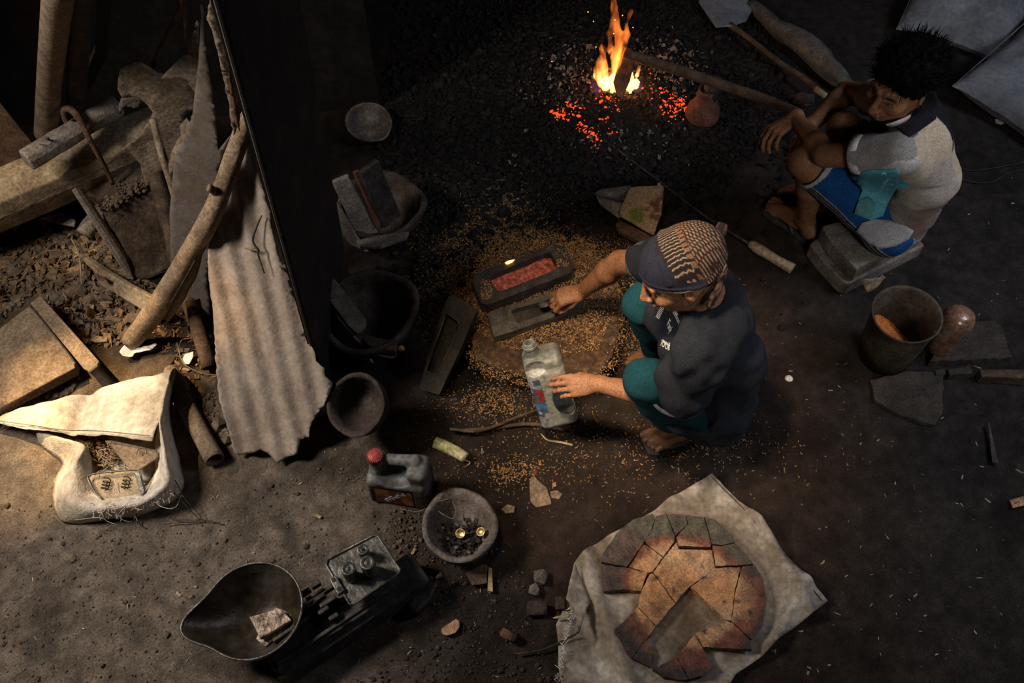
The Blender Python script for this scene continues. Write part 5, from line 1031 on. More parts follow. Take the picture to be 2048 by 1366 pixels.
o = rod('cable', [(1876, 335, .01, .002), (1930, 360, .008, .002), (1980, 365, .008, .002), (2020, 345, .008, .002), (2060, 340, .008, .002)], 'rubber_dark', n=6); tag(o, 'thin black cable, lower of the two right of the sitting man', 'cable')
o = rod('earth_ridge', [(1500, 10, .03, .03), (1560, 60, .04, .045), (1620, 100, .05, .05), (1665, 140, .05, .045), (1700, 175, .04, .03)], 'stone', n=14, noise=.35); tag(o, 'crusted ridge of hard earth behind the sitting man\'s knees', 'ridge')
o = rock('dark_lump', P(1608, 200, .03), (.05, .035, .03), 'crucible_dark', None, 4, 3); tag(o, 'dark lump lying between shovel grip and hoe handle', 'stone')
def sack(lb, c, X, Y, Z, a, b, th, m):
    t = thing('filled_sack', lb, 'sack', c-V((0, 0, th*.6)), 'filled grey sacks'); n = 46; g = np.linspace(-1, 1, n); U, W_ = np.meshgrid(g, g); vs, fs = [], []
    for s_ in (1, -1):
        e = np.clip((1-U**4)*(1-W_**4), 0, 1)**.6; pin = 1-.10*(1-np.abs(U)**.8)*np.abs(W_)**2; pin2 = 1-.10*(1-np.abs(W_))*U**2
        h = s_*th*e*(1+.12*fbm(U*2, W_*2, s_, 3, 3)); x, y = U*a*pin2*1, W_*b*pin
        wr = .006*vn(U*14, W_*3, 1., 8)*(1-e)+.004*vn(U*3, W_*16, 3., 5)*(1-e)
        p = np.array(c)+x.ravel()[:, None]*np.array(X)+y.ravel()[:, None]*np.array(Y)+(h+wr).ravel()[:, None]*np.array(Z); vs.append(p)
        i = np.arange(n-1)[:, None]*n+np.arange(n-1)[None]; q_ = np.stack([i, i+1, i+n+1, i+n], 2).reshape(-1, 4); fs.append((q_ if s_ > 0 else q_[:, ::-1])+(0 if s_ > 0 else n*n))
    mesh('sack_body', np.concatenate(vs), np.concatenate(fs), m, t, True)
    st = [(*(c+X*a*x_+Y*b*.985), .0035) for x_ in np.linspace(-.95, .95, 16)]; wtube('sewn_edge', st, m, t, 6)
Xs = unit(P(1895, -120, .2)-P(1800, 90, .2)); Zs = unit(V((-.1, -.25, 1))); Xs = unit(Xs-Zs*Xs.dot(Zs)); Ys = Zs.cross(Xs)
sack('grey sack farther left, its corners above the sitting man\'s hair', P(1960, -30, .15), Xs, Ys, Zs, .40, .27, .11, 'weave_grey')
Xs = unit(P(2110, -10, .2)-P(1905, 150, .2)); Zs = unit(V((-.05, -.2, 1))); Xs = unit(Xs-Zs*Xs.dot(Zs)); Ys = Zs.cross(Xs)
sack('darker grey sack cut off by the right edge', P(2120, 160, .13), Xs, Ys, Zs, .36, .30, .11, 'weave_grey')
# ================================================================ people
def arr(*a): return np.array(a, float)
def hand(S, w, D, N, T, curl, thumb=.5, s=1.0, spread=.06):
    D, N, T = unit(D), V(N), V(T); N = unit(N-D*N.dot(D)); T = unit(T-D*T.dot(D)-N*T.dot(N)); w = V(w)
    rot = lambda a, t=0: unit(D*math.cos(a)-N*math.sin(a)+T*t)
    S.e(w+D*.05*s, (.048*s, .036*s, .0145*s), (D, T, N), .012)
    S.c(w-D*.01, w+D*.02*s, .024*s, .022*s, .015)
    L = [(.040, .024, .019), (.044, .028, .020), (.041, .026, .019), (.032, .019, .017)]; tips = []
    for i in range(4):
        b = w+D*(.086, .090, .086, .077)[i]*s+T*(.030, .0105, -.010, -.029)[i]*s+N*(.001, .005, .003, -.003)[i]*s
        S.c(w+D*.02*s+T*(.012, .004, -.004, -.012)[i]*s, b, .0125*s, (.0108, .0112, .0105, .0092)[i]*s, .010)
        c = curl[i] if isinstance(curl[0], (tuple, list)) else curl; a = 0; p = b; r = (.0094, .0096, .009, .0078)[i]*s
        for j in range(3):
            a += c[j]; q = p+rot(a, (1.5-i)*spread*(.9 if j == 0 else .3))*L[i][j]*s; S.c(p, q, r, r*.9, .0035); S.e(p, (r*1.07,)*3, None, .003); p = q; r *= .9
        tips.append(p)
    b = w+D*.022*s+T*.022*s-N*.006*s; k = unit(D*.75+T*(.85-thumb*.8)-N*(.2+thumb*.5)); q = b+k*.042*s; S.c(b, q, .0145*s, .0118*s, .008)
    k2_ = unit(D*1+T*(.25-thumb*.4)-N*(.15+thumb*.5)); q2 = q+k2_*.031*s; S.c(q, q2, .0112*s, .0102*s, .004); S.c(q2, q2+unit(k2_*1-N*.1)*.022*s, .0102*s, .0085*s, .003)
    return tips
def foot(S, ank, toe, big, z0=.018):
    """toe: point at the tip of the toes; big: unit vector towards the big toe side"""
    ank = V(ank); toe = V(toe); F = V((toe.x-ank.x, toe.y-ank.y, 0)).normalized(); B = V(big); B = unit(B-F*B.dot(F)); g = V((ank.x, ank.y, z0)); Lf = (toe-ank).xy.length
    heel = g-F*.035; S.e(heel+V((0, 0, .028)), (.036, .031, .03), (F, B, V((0, 0, 1))), .015); S.c(ank, heel+V((0, 0, .035)), .033, .03, .02)
    ball = g+F*(Lf-.055); S.c(ank-V((0, 0, .01))+F*.02, ball+V((0, 0, .022)), .032, .020, .02); S.e(ball+V((0, 0, .016)), (.035, .043, .017), (F, B, V((0, 0, 1))), .015); S.e(g+F*(Lf*.5-.03)+V((0, 0, .022)), (.07, .032, .024), (F, B, V((0, 0, 1))), .015)
    for i in range(5):
        o = (.031, .012, -.004, -.018, -.032)[i]; l = (.052, .054, .047, .040, .031)[i]; r = (.0125, .0088, .0082, .008, .0082)[i]
        b = g+F*(Lf-.055)+B*o*.95+V((0, 0, .016)); m_ = b+F*l*.55+V((0, 0, .006))+B*o*.12; e = b+F*l+B*o*.16-V((0, 0, .005)); S.c(b, m_, r*1.1, r*.95, .005); S.c(m_, e, r*.95, r, .003)
    return F, B, g, Lf
def head(S, H, F, U, nk, ears=True):
    F = unit(F); U = V(U); U = unit(U-F*U.dot(F)); L = U.cross(F); ax = (F, L, U); H = V(H)
    p = lambda f, l, u: np.array(H+F*f+L*l+U*u)
    S.e(p(-.012, 0, .03), (.096, .077, .088), ax, .01); S.e(p(-.05, 0, -.01), (.055, .06, .06), ax, .02)
    S.c(p(-.03, 0, -.05), nk, .052, .058, .03)
    S.e(p(.035, 0, -.022), (.056, .063, .08), ax, .02); S.e(p(.034, 0, -.07), (.048, .046, .04), ax, .02); S.e(p(.066, 0, -.092), (.018, .022, .016), ax, .014)
    for s in (1, -1):
        S.c(p(-.01, s*.062, -.02), p(.02, s*.046, -.075), .018, .015, .02); S.e(p(.062, s*.042, -.022), (.026, .022, .022), ax, .018)
        S.c(p(.088, s*.014, .026), p(.076, s*.046, .028), .0095, .009, .012)
        S.e(p(.098, s*.031, .008), (.014, .018, .011), ax, .010, -1)
        S.e(p(.0765, s*.0305, .007), (.0125, .0125, .0125), ax, .001)
        S.c(p(.0885, s*.017, .010), p(.082, s*.046, .009), .0045, .004, .003); S.c(p(.087, s*.019, .000), p(.081, s*.043, .000), .003, .003, .004)
        if ears:
            S.e(p(-.008, s*.079, -.002), (.019, .0085, .031), (unit(F+L*s*.35), unit(L*s-F*.35), U), .006); S.e(p(-.002, s*.090, .002), (.011, .007, .019), ax, .004, -1); S.e(p(-.002, s*.081, -.028), (.009, .006, .010), ax, .004)
    S.c(p(.090, 0, .018), p(.112, 0, -.024), .0085, .0125, .008); S.e(p(.114, 0, -.030), (.0135, .0135, .011), ax, .006)
    for s in (1, -1): S.e(p(.102, s*.0135, -.033), (.011, .0085, .009), ax, .005); S.e(p(.110, s*.008, -.041), (.005, .004, .005), ax, .002, -1)
    S.e(p(.082, 0, -.052), (.020, .028, .018), ax, .010)
    S.c(p(.1, -.017, -.0555), p(.1, .017, -.0555), .0055, .0055, .004); S.c(p(.103, 0, -.0545), p(.103, 0, -.0555), .0055, .0055, .006); S.c(p(.096, -.015, -.068), p(.096, .015, -.068), .0068, .0068, .004); S.c(p(.107, -.021, -.0615), p(.107, .021, -.0615), .0018, .0018, .002, -1)
    return p, ax
SK = np.array([.30, .145, .075])
def skincol(v, base, p=None, ax=None, H=None, brow=True, beard=0):
    c = np.repeat(np.array(base)[None], len(v), 0)*(1+.10*fbm(v[:, 0]*9, v[:, 1]*9, v[:, 2]*9, 4, 3)[:, None])
    if p is None: return c
    A = np.array([list(q) for q in ax]); q = (v-np.array(H))@A.T; f, l, u = q.T
    def m(k, col): c[k] = col
    def bl(k, col): kk = np.clip(k, 0, 1)[:, None]; c[:] = c*(1-kk)+np.array(col)*kk
    bl(1.3-np.sqrt(((np.abs(l)-.031)/.021)**2+((u-.004)/.014)**2+((f-.085)/.03)**2), np.array(base)*.72)
    for s in (1, -1):
        d = np.sqrt((f-.0765)**2+(l-s*.0305)**2+(u-.007)**2); e = (d < .0134) & (f > .08) & (np.abs(u-.0055) < .0052); m(e, (.42, .38, .33)); m(e & (np.hypot(l-s*.0305+.001, u-.006) < .0058), (.012, .008, .006))
        m((np.abs(u-.012) < .0018) & (d < .0150) & (f > .078), np.array(base)*.35)
    if brow: bl(1.6-np.sqrt(((np.abs(l)-.032)/.017)**2+((u-.030)/.0045)**2)*(1)-(f < .06)*5, (.02, .014, .010))
    bl(1.5-np.sqrt((l/.019)**2+((u+.0605)/.010)**2)-(f < .085)*5, (.20, .075, .05))
    if beard:
        bl((1.3-np.sqrt((l/.026)**2+((u+.046)/.006)**2)-(f < .085)*5)*.75, (.03, .02, .014)); bl((1.2-np.sqrt((l/.02)**2+((u+.09)/.014)**2)-(f < .06)*5)*.45, (.05, .03, .02))
    m((np.abs(l) < .016) & (np.abs(l) > .004) & (u < -.037) & (u > -.045) & (f > .105), (.05, .02, .015))
    return c
BODY = [None]
def person_mesh(name, S, parent, fine, lo, hi, colf, coarse=.006):
    ms = [S.mesh(lo, hi, coarse, skip=[(a, b) for a, b, _ in fine])]
    for a, b, h in fine: ms.append(S.mesh(a, b, h))
    v, f = joinm(*ms); BODY[0] = (v, f); return mesh(name, v, f, 'skin', parent, True, colf(v))
def bx(c, r): c = np.array(c, float); return c-r, c+r

# ---------------------------------------------------------------- man in the headcloth
J = dict(hd=(.440, 1.500, .873), nk=(.540, 1.527, .715), Ls=(.497, 1.362, .700), Rs=(.445, 1.690, .690), Le=(.475, 1.359, .463), Lw=(.261, 1.464, .384), Re=(.345, 1.856, .488), Rw=(.242, 1.916, .267),
         sp=(.636, 1.540, .500), Lh=(.628, 1.475, .235), Rh=(.690, 1.655, .25), Lk=(.387, 1.390, .520), Rk=(.405, 1.666, .525), La=(.535, 1.480, .115), Ra=(.522, 1.765, .11), Lt=(.452, 1.452, .02), Rt=(.424, 1.809, .02))
J = {k: V(v) for k, v in J.items()}
t = thing('person', 'man in a navy batik headcloth and dark t-shirt squatting over the moulds', 'person', (.55, 1.56, 0))
S = SDF(); F1, U1 = V((-.86, -.16, -.48)), V((-.45, .08, .88))
hp, hax = head(S, J['hd'], F1, U1, J['nk'])
S.c(J['nk'], J['sp'], .068, .075, .03); S.c(J['sp'], (J['Lh']+J['Rh'])/2, .075, .085, .03)
for a in 'LR':
    S.c(J['nk'], J[a+'s'], .06, .052, .02); el, wr = J[a+'e'], J[a+'w']; S.c(J[a+'s'], el, .048, .040, .012); mid = el.lerp(wr, .28); S.c(el, mid, .039, .041, .012); S.c(mid, wr, .041, .0245, .012)
    S.c(J[a+'h'], J[a+'k'], .085, .055, .02); kn, an = J[a+'k'], J[a+'a']; S.c(kn, kn.lerp(an, .35), .052, .05, .02); S.c(kn.lerp(an, .35), an, .05, .033, .02)
lh = hand(S, J['Lw'], (-1, -.02, -.10), (-.06, -.42, .9), (0, 1, .35), [(.30, .50, .35), (.32, .52, .35), (.34, .54, .35), (.36, .60, .4)], .7, .94, .015)
rh = hand(S, J['Rw'], (-1, -.22, -.18), (-.25, -.15, .95), (-.1, -1, .1), [(.85, 1.3, .9)]*4, .9, .95, .02)
big = V((-.5, .6, 0)); fL = foot(S, J['La'], J['Lt'], (-.9, .5, 0)); fR = foot(S, J['Ra'], J['Rt'], (-.3, -1, 0))
hb = np.array(J['hd'])
fine = [(*bx(np.array(hp(.02, 0, -.01)), [.135, .125, .135]), .0026), (*bx(np.array(J['Lw'])+[-.09, 0, -.01], [.115, .075, .07]), .0024), (*bx(np.array(J['Rw'])+[-.055, -.01, -.02], [.09, .08, .075]), .0024), (*bx([.485, 1.47, .05], [.10, .10, .055]), .0028)]
def c1(v):
    c = skincol(v, SK, hp, hax, J['hd'], beard=0)
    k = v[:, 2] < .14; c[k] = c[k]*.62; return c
person_mesh('body', S, t, fine, (.02, 1.2, -.01), (.95, 2.05, 1.02), c1)
# t-shirt
def wr_(a, f, s): return lambda X, Y, Z: a*vn(X*f+2*vn(X*5, Y*5, Z*5, s), Y*f*1.6, Z*f*.8+X*9, s)+a*.5*vn(X*f*2.3, Y*f*2, Z*f*2.4, s+3)
S = SDF(); hc = (J['Lh']+J['Rh'])/2; nk, sp = J['nk'], J['sp']; wide = unit(J['Ls']-J['Rs'])
for s in (.062, -.062): S.c(nk.lerp(sp, .25)+wide*s, sp+wide*s, .094, .088, .03); S.c(sp+wide*s, hc+wide*s*1.1+V((.0, 0, -.04)), .088, .110, .03); S.c(nk.lerp(sp, .15)+wide*s, (nk+V((-.05, 0, -.15)))+wide*s, .075, .085, .03); S.c(sp+wide*s, hc.lerp((J['Lk']+J['Rk'])/2, .30)+wide*s*1.7+V((0, 0, .03)), .09, .10, .04)
S.c(nk, nk.lerp(sp, .3), .075, .11, .03)
S.c(J['Ls'], nk, .066, .07, .025); S.c(J['Rs'], nk, .066, .07, .025); S.c(J['Lh'], J['Lh'].lerp(J['Lk'], .48), .128, .098, .04)
lc_ = J['Ls'].lerp(J['Le'], .88); S.c(J['Ls'], lc_, .070, .080, .02); S.c(lc_, J['Ls'].lerp(sp, .6), .06, .08, .04); S.c(J['Ls']+V((.03, 0, -.03)), J['sp'].lerp(J['Ls'], .4), .06, .09, .04)
rc_ = J['Rs'].lerp(J['Re'], .42); S.c(J['Rs'], rc_, .066, .062, .02)
dl = unit(J['Le']-J['Ls']); dr = unit(J['Re']-J['Rs'])
S.b(J['Ls']+dl*(.86*.25+.10), (.10, .10, .10), (dl, dl.orthogonal().normalized(), dl.cross(dl.orthogonal().normalized())), .002, .004, -1)
S.b(J['Rs']+dr*(.42*.28+.09), (.09, .10, .10), (dr, dr.orthogonal().normalized(), dr.cross(dr.orthogonal().normalized())), .002, .004, -1)
S.c(J['Ls'].lerp(J['Le'], .6), J['Le'], .054, .054, .003, -1); S.c(J['Rs'].lerp(J['Re'], .3), J['Re'], .051, .051, .003, -1)
S.c(J['nk']+V((-.01, 0, .01)), J['hd']-V((-.03, 0, .04)), .062, .075, .005, -1)
S.h((0, 0, .09), (0, 0, -1))
v, f = S.mesh((.15, 1.12, .03), (.98, 1.97, .90), .005, lambda X, Y, Z: wr_(.011, 11, 5)(X, Y, Z)+.005*np.sin(38*(Z+.35*X-.5*Y)+4*vn(X*6, Y*6, Z*6, 2))*(Y < 1.5))
nvy = np.array([.016, .019, .027]); c = np.repeat(nvy[None], len(v), 0)*(1+.2*fbm(v[:, 0]*4, v[:, 1]*4, v[:, 2]*4, 4, 3)[:, None]); kk = np.clip((v[:, 0]-.60)/.1, 0, 1)[:, None]
sh = mesh('t_shirt', v, f, 'cloth', t, True, c)
from mathutils.bvhtree import BVHTree
bv = BVHTree.FromPolygons([tuple(q) for q in v], [tuple(int(i) for i in q) for q in f])
rr_ = []
for cen, d_, r_ in ((J['Ls']+dl*.212, dl, .076), (J['Rs']+dr*.115, dr, .060)):
    a_ = d_.orthogonal().normalized(); b_ = d_.cross(a_); rr_.append(skinrings(rings([(*(cen+a_*math.cos(x)*r_*(1+.03*math.sin(3*x))+b_*math.sin(x)*r_+d_*.004*math.sin(2*x)), .0062) for x in np.linspace(0, 2*math.pi, 40)], 8)))
for _p in rr_: mesh('rolled_cuff', _p[0], _p[1], 'cloth', t, True, np.repeat(np.array([[.05, .055, .072]]), len(_p[0]), 0))
def shirt_text(s, px, py, qx, qy, size):
    a = bv.ray_cast(V((0, 0, CH)), ray(px, py).normalized())[0]; b = bv.ray_cast(V((0, 0, CH)), ray(qx, qy).normalized())
    if a is None or b[0] is None: return
    X = unit(b[0]-a); n = unit(V((0, 0, CH))-a); Y = unit(n.cross(X)); text('shirt_print', s, a+n*.004, X, Y, size, 'white_print', t, .0003, bv)
for a in (("Family", 1333, 646, 1340, 668, .020), ("IIIIIIIIII", 1318, 640, 1334, 606, .018), ("TOURISM", 1320, 690, 1344, 705, .024), ("Jaman Year", 1325, 684, 1346, 697, .014), ("===========", 1338, 612, 1354, 646, .018), ("=========", 1342, 610, 1358, 644, .014)): shirt_text(*a)
# trousers
S = SDF()
for a in 'LR':
    h_, k_, n_ = J[a+'h'], J[a+'k'], J[a+'a']; S.c(h_, k_, .098, .066, .03); S.c(k_, k_.lerp(n_, .4), .064, .064, .02); S.c(k_.lerp(n_, .4), k_.lerp(n_, .90), .064, .056, .02)
    d_ = unit(n_-k_); o_ = d_.orthogonal().normalized(); S.b(k_.lerp(n_, .86)+d_*.07, (.07, .08, .08), (d_, o_, d_.cross(o_)), .002, .003, -1)
S.c(J['Lh'], J['Rh'], .115, .115, .03); S.h((0, 0, .07), (0, 0, -1)); 
v, f = S.mesh((.25, 1.2, .03), (.95, 1.95, .66), .0055, wr_(.007, 11, 8)); mesh('trousers', v, f, 'cloth', t, True, np.repeat(np.array([[.007, .045, .06]]), len(v), 0)*(1+.25*fbm(v[:, 0]*5, v[:, 1]*5, v[:, 2]*5, 2, 3)[:, None]))
# headcloth
S = SDF(); H = J['hd']; A = np.array([list(q) for q in hax])
p = hp; S.e(p(-.014, 0, .034), (.108, .089, .098), hax, .01); S.e(p(-.07, 0, .055), (.065, .06, .065), hax, .04); S.e(p(-.02, 0, .012), (.112, .093, .03), hax, .012)
S.e(p(-.10, .015, .03), (.028, .03, .026), hax, .012)
cut = unit(V(list(p(.09, 0, .038)-p(.0, 0, .022)))); bn = unit(V(hax[1]).cross(V(list(p(.095, 0, .040)-p(-.09, 0, -.012))))); bn = bn if bn.dot(V(hax[2])) > 0 else -bn
S.h(p(.0, 0, .013), -bn, .004)
def folds(X, Y, Z):
    q = np.stack([X, Y, Z], -1)-np.array(H); f_, l_, u_ = (q@A.T).T; return .0035*np.exp(-((f_+.012-.25*l_-.02)/.006)**2)*(u_ > .05)+.0025*np.exp(-((u_-.028-.35*f_)/.004)**2)-.002*vn(f_*30, l_*30, u_*30, 4)*(f_ < 0)
v, f = S.mesh(*bx(p(-.02, 0, .05), [.16, .15, .15]), .0019, folds)
q = (v-np.array(H))@A.T; f_, l_, u_ = q.T; c = np.repeat(np.array([[.016, .020, .036]]), len(v), 0)
e = u_-.035-.34*f_   # height over the brim
cream = np.array([.30, .235, .18]); rust_ = np.array([.10, .055, .035]); dk = np.array([.018, .014, .014])
band = (f_ < .012+.006*np.sin(l_*60)) & (e > .012); c[band] = dk
L_ = l_/.0085; ph = L_-np.floor(L_); line = band & (np.abs(ph-.5-.10*np.sin(f_*420)*(f_ < -.016)) < .13) & (f_ > -.046) & (f_ < .006-.006*np.cos(L_*3.1)); c[line] = cream*.8
seam = band & (np.abs(f_+.051) < .0065) & (np.sin(l_*520) > -.4); c[seam] = rust_*1.6; c[band & (np.abs(f_+.059) < .0014)] = rust_*.6
bk_ = (f_ < -.060) & (e > -.01); c[bk_] = dk*1.2; w1 = np.sin((f_*.9+l_*.5)*700+np.sin(l_*150)*1.2)*np.sin((l_*.9-f_*.45)*330); c[bk_ & (w1 > .12)] = rust_*1.75; c[bk_ & (w1 > .55)] = cream*.72
brim = np.abs(e+.028) < .03
dist = ((v-np.array(p(0, 0, .013)))@np.array(bn)); c[(dist < .0065) & (f_ > -.07)] = cream*.75; an_ = np.arctan2(l_, f_); c[(dist > .0085) & (dist < .0115) & (np.sin(an_*170) > .1) & (f_ > -.07)] = cream*.7
hc_ = mesh('headcloth', v, f, 'cloth', t, True, c)
tl = []
for a, b_, cc2, d_ in ((-.105, .02, .02, 1), (-.10, -.015, .02, -1)):
    s0 = p(a, b_, cc2); gr = np.array([0, 0, -1.]); L_ax = A[1]; pts = [s0, s0+A[1]*.035*(1 if d_ > 0 else .4)+gr*.02-A[0]*.012, s0+A[1]*.055*(1 if d_ > 0 else .2)+gr*.06-A[0]*.005, s0+A[1]*.07*(1 if d_ > 0 else .1)+gr*.10+A[0]*.012, s0+A[1]*.075*(1 if d_ > 0 else 0)+gr*.13+A[0]*.02]
    tl.append(skinrings(rings(catmull([(*q_, r_) for q_, r_ in zip(pts, (.014, .012, .013, .014, .006))], 8), 14, squash=.4, noise=.3)))
tl.append(skinrings(rings([(*p(-.105, -.0, .03), .014), (*p(-.135, -.022, .045), .016), (*p(-.152, -.04, .052), .012)], 12, noise=.3)))
tv, tf = [], []
for a, b_ in tl: o_ = len(tv); tv += [tuple(x) for x in a]; tf += [[i+o_ for i in x] for x in b_]
tv = np.array(tv); tc_ = np.repeat(dk[None], len(tv), 0); 
k_ = vn(tv[:, 0]*160, tv[:, 1]*160, tv[:, 2]*90, 3); tc_[k_ > .0] = rust_*1.3; tc_[k_ > .35] = cream*.7; mesh('headcloth_tails', tv, tf, 'cloth', hc_, True, tc_)
kt = SDF(); kt.e(p(.045, .01, -.118), (.012, .01, .02), hax, .004)
# hair at the nape
S = SDF(); S.e(p(-.045, 0, .0), (.062, .076, .045), hax, .01); v, f = S.mesh(*bx(p(-.05, 0, 0), [.1, .1, .08]), .004, lambda X, Y, Z: .003*vn(X*120, Y*120, Z*60, 3)); mesh('hair', v, f, 'hair', t, True)
def flipflop(info, m, sm, thn=.016):
    F, B, g, Lf = info; out = []
    for x, w_ in ((-.075, .022), (-.05, .034), (0, .036), (.06, .036), (Lf-.06, .047), (Lf-.02, .047), (Lf+.004, .032)): out.append((x, w_))
    pts = [g+F*x-B*w_*.95 for x, w_ in out]+[g+F*x+B*w_ for x, w_ in out[::-1]]; pts = [V((q.x, q.y, thn)) for q in pts]; n_ = len(pts)
    vv = [tuple(q) for q in pts]+[(q.x, q.y, 0) for q in pts]; o = mesh('flip_flop', vv, [list(range(n_)), list(range(2*n_-1, n_-1, -1))]+[[i, n_+i, n_+(i+1) % n_, (i+1) % n_] for i in range(n_)], m, t, False)
    bmx = bmesh.new(); bmx.from_mesh(o.data); bmesh.ops.recalc_face_normals(bmx, faces=bmx.faces); bmx.to_mesh(o.data); bmx.free(); bevel(o, .004)
    k = g+F*(Lf-.045)+B*.022; k.z = .045; ps = []
    for s in (1, -1):
        e_ = g+F*(.01)+B*s*.037; e_.z = .016; m_ = (k+e_)/2+B*s*.008; m_.z = .060 if s > 0 else .052; ps.append(skinrings(rings(catmull([(*k, .005), (*m_, .0065), (*e_, .006)], 6), 8, squash=.5)))
    ps.append(skinrings(rings([(*k, .005), (k.x, k.y, .012, .004)], 6))); multi('strap', ps, sm, o, True)
flipflop(fL, 'rubber_dark', 'rubber_blue'); flipflop(fR, 'rubber_dark', 'rubber_blue')
# held plastic can
ta = P(1068, 688, .40); tb = P(1112, 838, .10); Dn = unit(tb-ta); Xc = unit(V((1, .12, .05))-Dn*Dn.dot(V((1, .12, .05)))); Yc = Dn.cross(Xc); Ln = (tb-ta).length; md = (ta+tb)/2
t = thing('plastic_can', 'cut-open pale plastic can held in the squatting man\'s left hand', 'plastic can', (md.x, md.y, .0))
S = SDF(); q = lambda x, d, z: np.array(ta+Xc*x+Dn*d+Yc*z)
S.b(q(.012, Ln*.56, 0), (.062, Ln*.44, .052), (Xc, Dn, Yc), .022); S.c(q(-.014, .0, 0), q(-.014, .05, 0), .021, .023, .008); S.b(q(.012, Ln*.3, 0), (.05, .04, .045), (Xc, Dn, Yc), .02, .02)
S.e(q(-.02, .055, .05 if Yc.z > 0 else -.05), (.036, .03, .018), (Xc, Dn, Yc), .004, -1)
S.e(q(.052, Ln*.66, .05 if Yc.z > 0 else -.05), (.040, .060, .06), (Xc, Dn, Yc), .004, -1)
S.b(q(.02, Ln*.60, 0), (.054, Ln*.36, .045), (Xc, Dn, Yc), .02, .003, -1); S.c(q(-.014, -.03, 0), q(-.014, .08, 0), .014, .014, .003, -1)
v, f = S.mesh(np.array(md)-.2, np.array(md)+.2, .0032); w_ = v-np.array(ta); x_, d_ = w_@np.array(Xc), w_@np.array(Dn)
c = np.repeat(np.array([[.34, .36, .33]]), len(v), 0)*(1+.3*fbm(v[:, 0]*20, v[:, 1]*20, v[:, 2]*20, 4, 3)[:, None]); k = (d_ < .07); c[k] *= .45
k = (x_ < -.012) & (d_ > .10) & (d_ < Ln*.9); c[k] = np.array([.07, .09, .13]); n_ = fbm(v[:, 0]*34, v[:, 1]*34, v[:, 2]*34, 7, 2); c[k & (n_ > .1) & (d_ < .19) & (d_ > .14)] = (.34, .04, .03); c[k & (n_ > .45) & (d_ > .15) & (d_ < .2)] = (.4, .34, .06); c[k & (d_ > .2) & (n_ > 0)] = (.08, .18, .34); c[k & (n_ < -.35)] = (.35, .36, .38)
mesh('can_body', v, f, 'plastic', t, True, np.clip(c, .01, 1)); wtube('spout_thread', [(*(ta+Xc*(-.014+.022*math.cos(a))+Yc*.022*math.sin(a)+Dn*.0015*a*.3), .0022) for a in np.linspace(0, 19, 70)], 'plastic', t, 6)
o = t.children[-1]; a_ = o.data.color_attributes.new('Col', 'FLOAT_COLOR', 'POINT'); a_.data.foreach_set('color', [.2, .2, .18, 1]*len(o.data.vertices))

# ---------------------------------------------------------------- man in the blue shorts
J = dict(hd=(1.207, 2.254, .872), nk=(1.325, 2.290, .700), Ls=(1.240, 2.135, .695), Rs=(1.290, 2.455, .640), Le=(1.066, 2.276, .555), Lw=(1.018, 2.518, .510), Re=(1.250, 2.685, .485), Rw=(1.077, 2.505, .478), sp=(1.440, 2.303, .470),
         Lh=(1.385, 2.235, .225), Rh=(1.483, 2.392, .225), Lk=(1.035, 2.340, .465), Rk=(1.186, 2.463, .510), La=(1.150, 2.415, .09), Ra=(1.227, 2.555, .10), Lt=(1.038, 2.557, .02), Rt=(1.117, 2.644, .02))
J = {k: V(v) for k, v in J.items()}
t = thing('person', 'man in blue shorts and pale polo shirt sitting on grey blocks', 'person', (1.35, 2.33, 0))
S = SDF(); F2, U2 = V((-.80, -.56, -.22)), V((-.06, -.12, 1)); hp, hax = head(S, J['hd'], F2, U2, J['nk'])
S.c(J['nk'], J['sp'], .068, .075, .03); S.c(J['sp'], (J['Lh']+J['Rh'])/2, .075, .085, .03)
for a in 'LR':
    S.c(J['nk'], J[a+'s'], .06, .052, .02); el, wr = J[a+'e'], J[a+'w']; S.c(J[a+'s'], el, .050, .041, .012); mid = el.lerp(wr, .28); S.c(el, mid, .040, .041, .012); S.c(mid, wr, .041, .0245, .012)
    S.c(J[a+'h'], J[a+'k'], .085, .056, .02); kn, an = J[a+'k'], J[a+'a']; S.e(kn+V((-.012, 0, .0)), (.05, .05, .055), None, .02); cf = kn.lerp(an, .38)+unit(V((.35, -.25, 0)))*.022; S.c(kn, cf, .046, .052, .02); S.c(cf, an, .052, .031, .02)
hand(S, J['Lw'], (-.75, -.35, -.38), (-.35, .1, .9), (-.3, .9, 0), [(.5, .45, .3), (.55, .5, .3), (.6, .5, .35), (.65, .55, .4)], .4)
hand(S, J['Rw'], (-.30, -.62, -.62), (-.75, -.45, .55), (-.5, .5, -.3), [(.15, .3, .2), (.2, .3, .2), (.25, .3, .2), (.3, .35, .25)], .3)
fL = foot(S, J['La'], J['Lt'], (.6, .7, 0)); fR = foot(S, J['Ra'], J['Rt'], (-.6, -.8, 0))
fine = [(*bx(np.array(hp(.02, 0, -.01)), [.135, .13, .135]), .0026), (*bx((J['Lw'].x-.05, J['Lw'].y-.06, J['Lw'].z-.05), [.13, .13, .13]), .0027), (*bx([1.075, 2.53, .04], [.10, .09, .05]), .003)]
def c2(v):
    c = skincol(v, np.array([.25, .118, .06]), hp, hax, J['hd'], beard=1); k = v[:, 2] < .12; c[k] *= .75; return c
person_mesh('body', S, t, fine, (.85, 2.0, -.01), (1.7, 2.85, 1.03), c2)
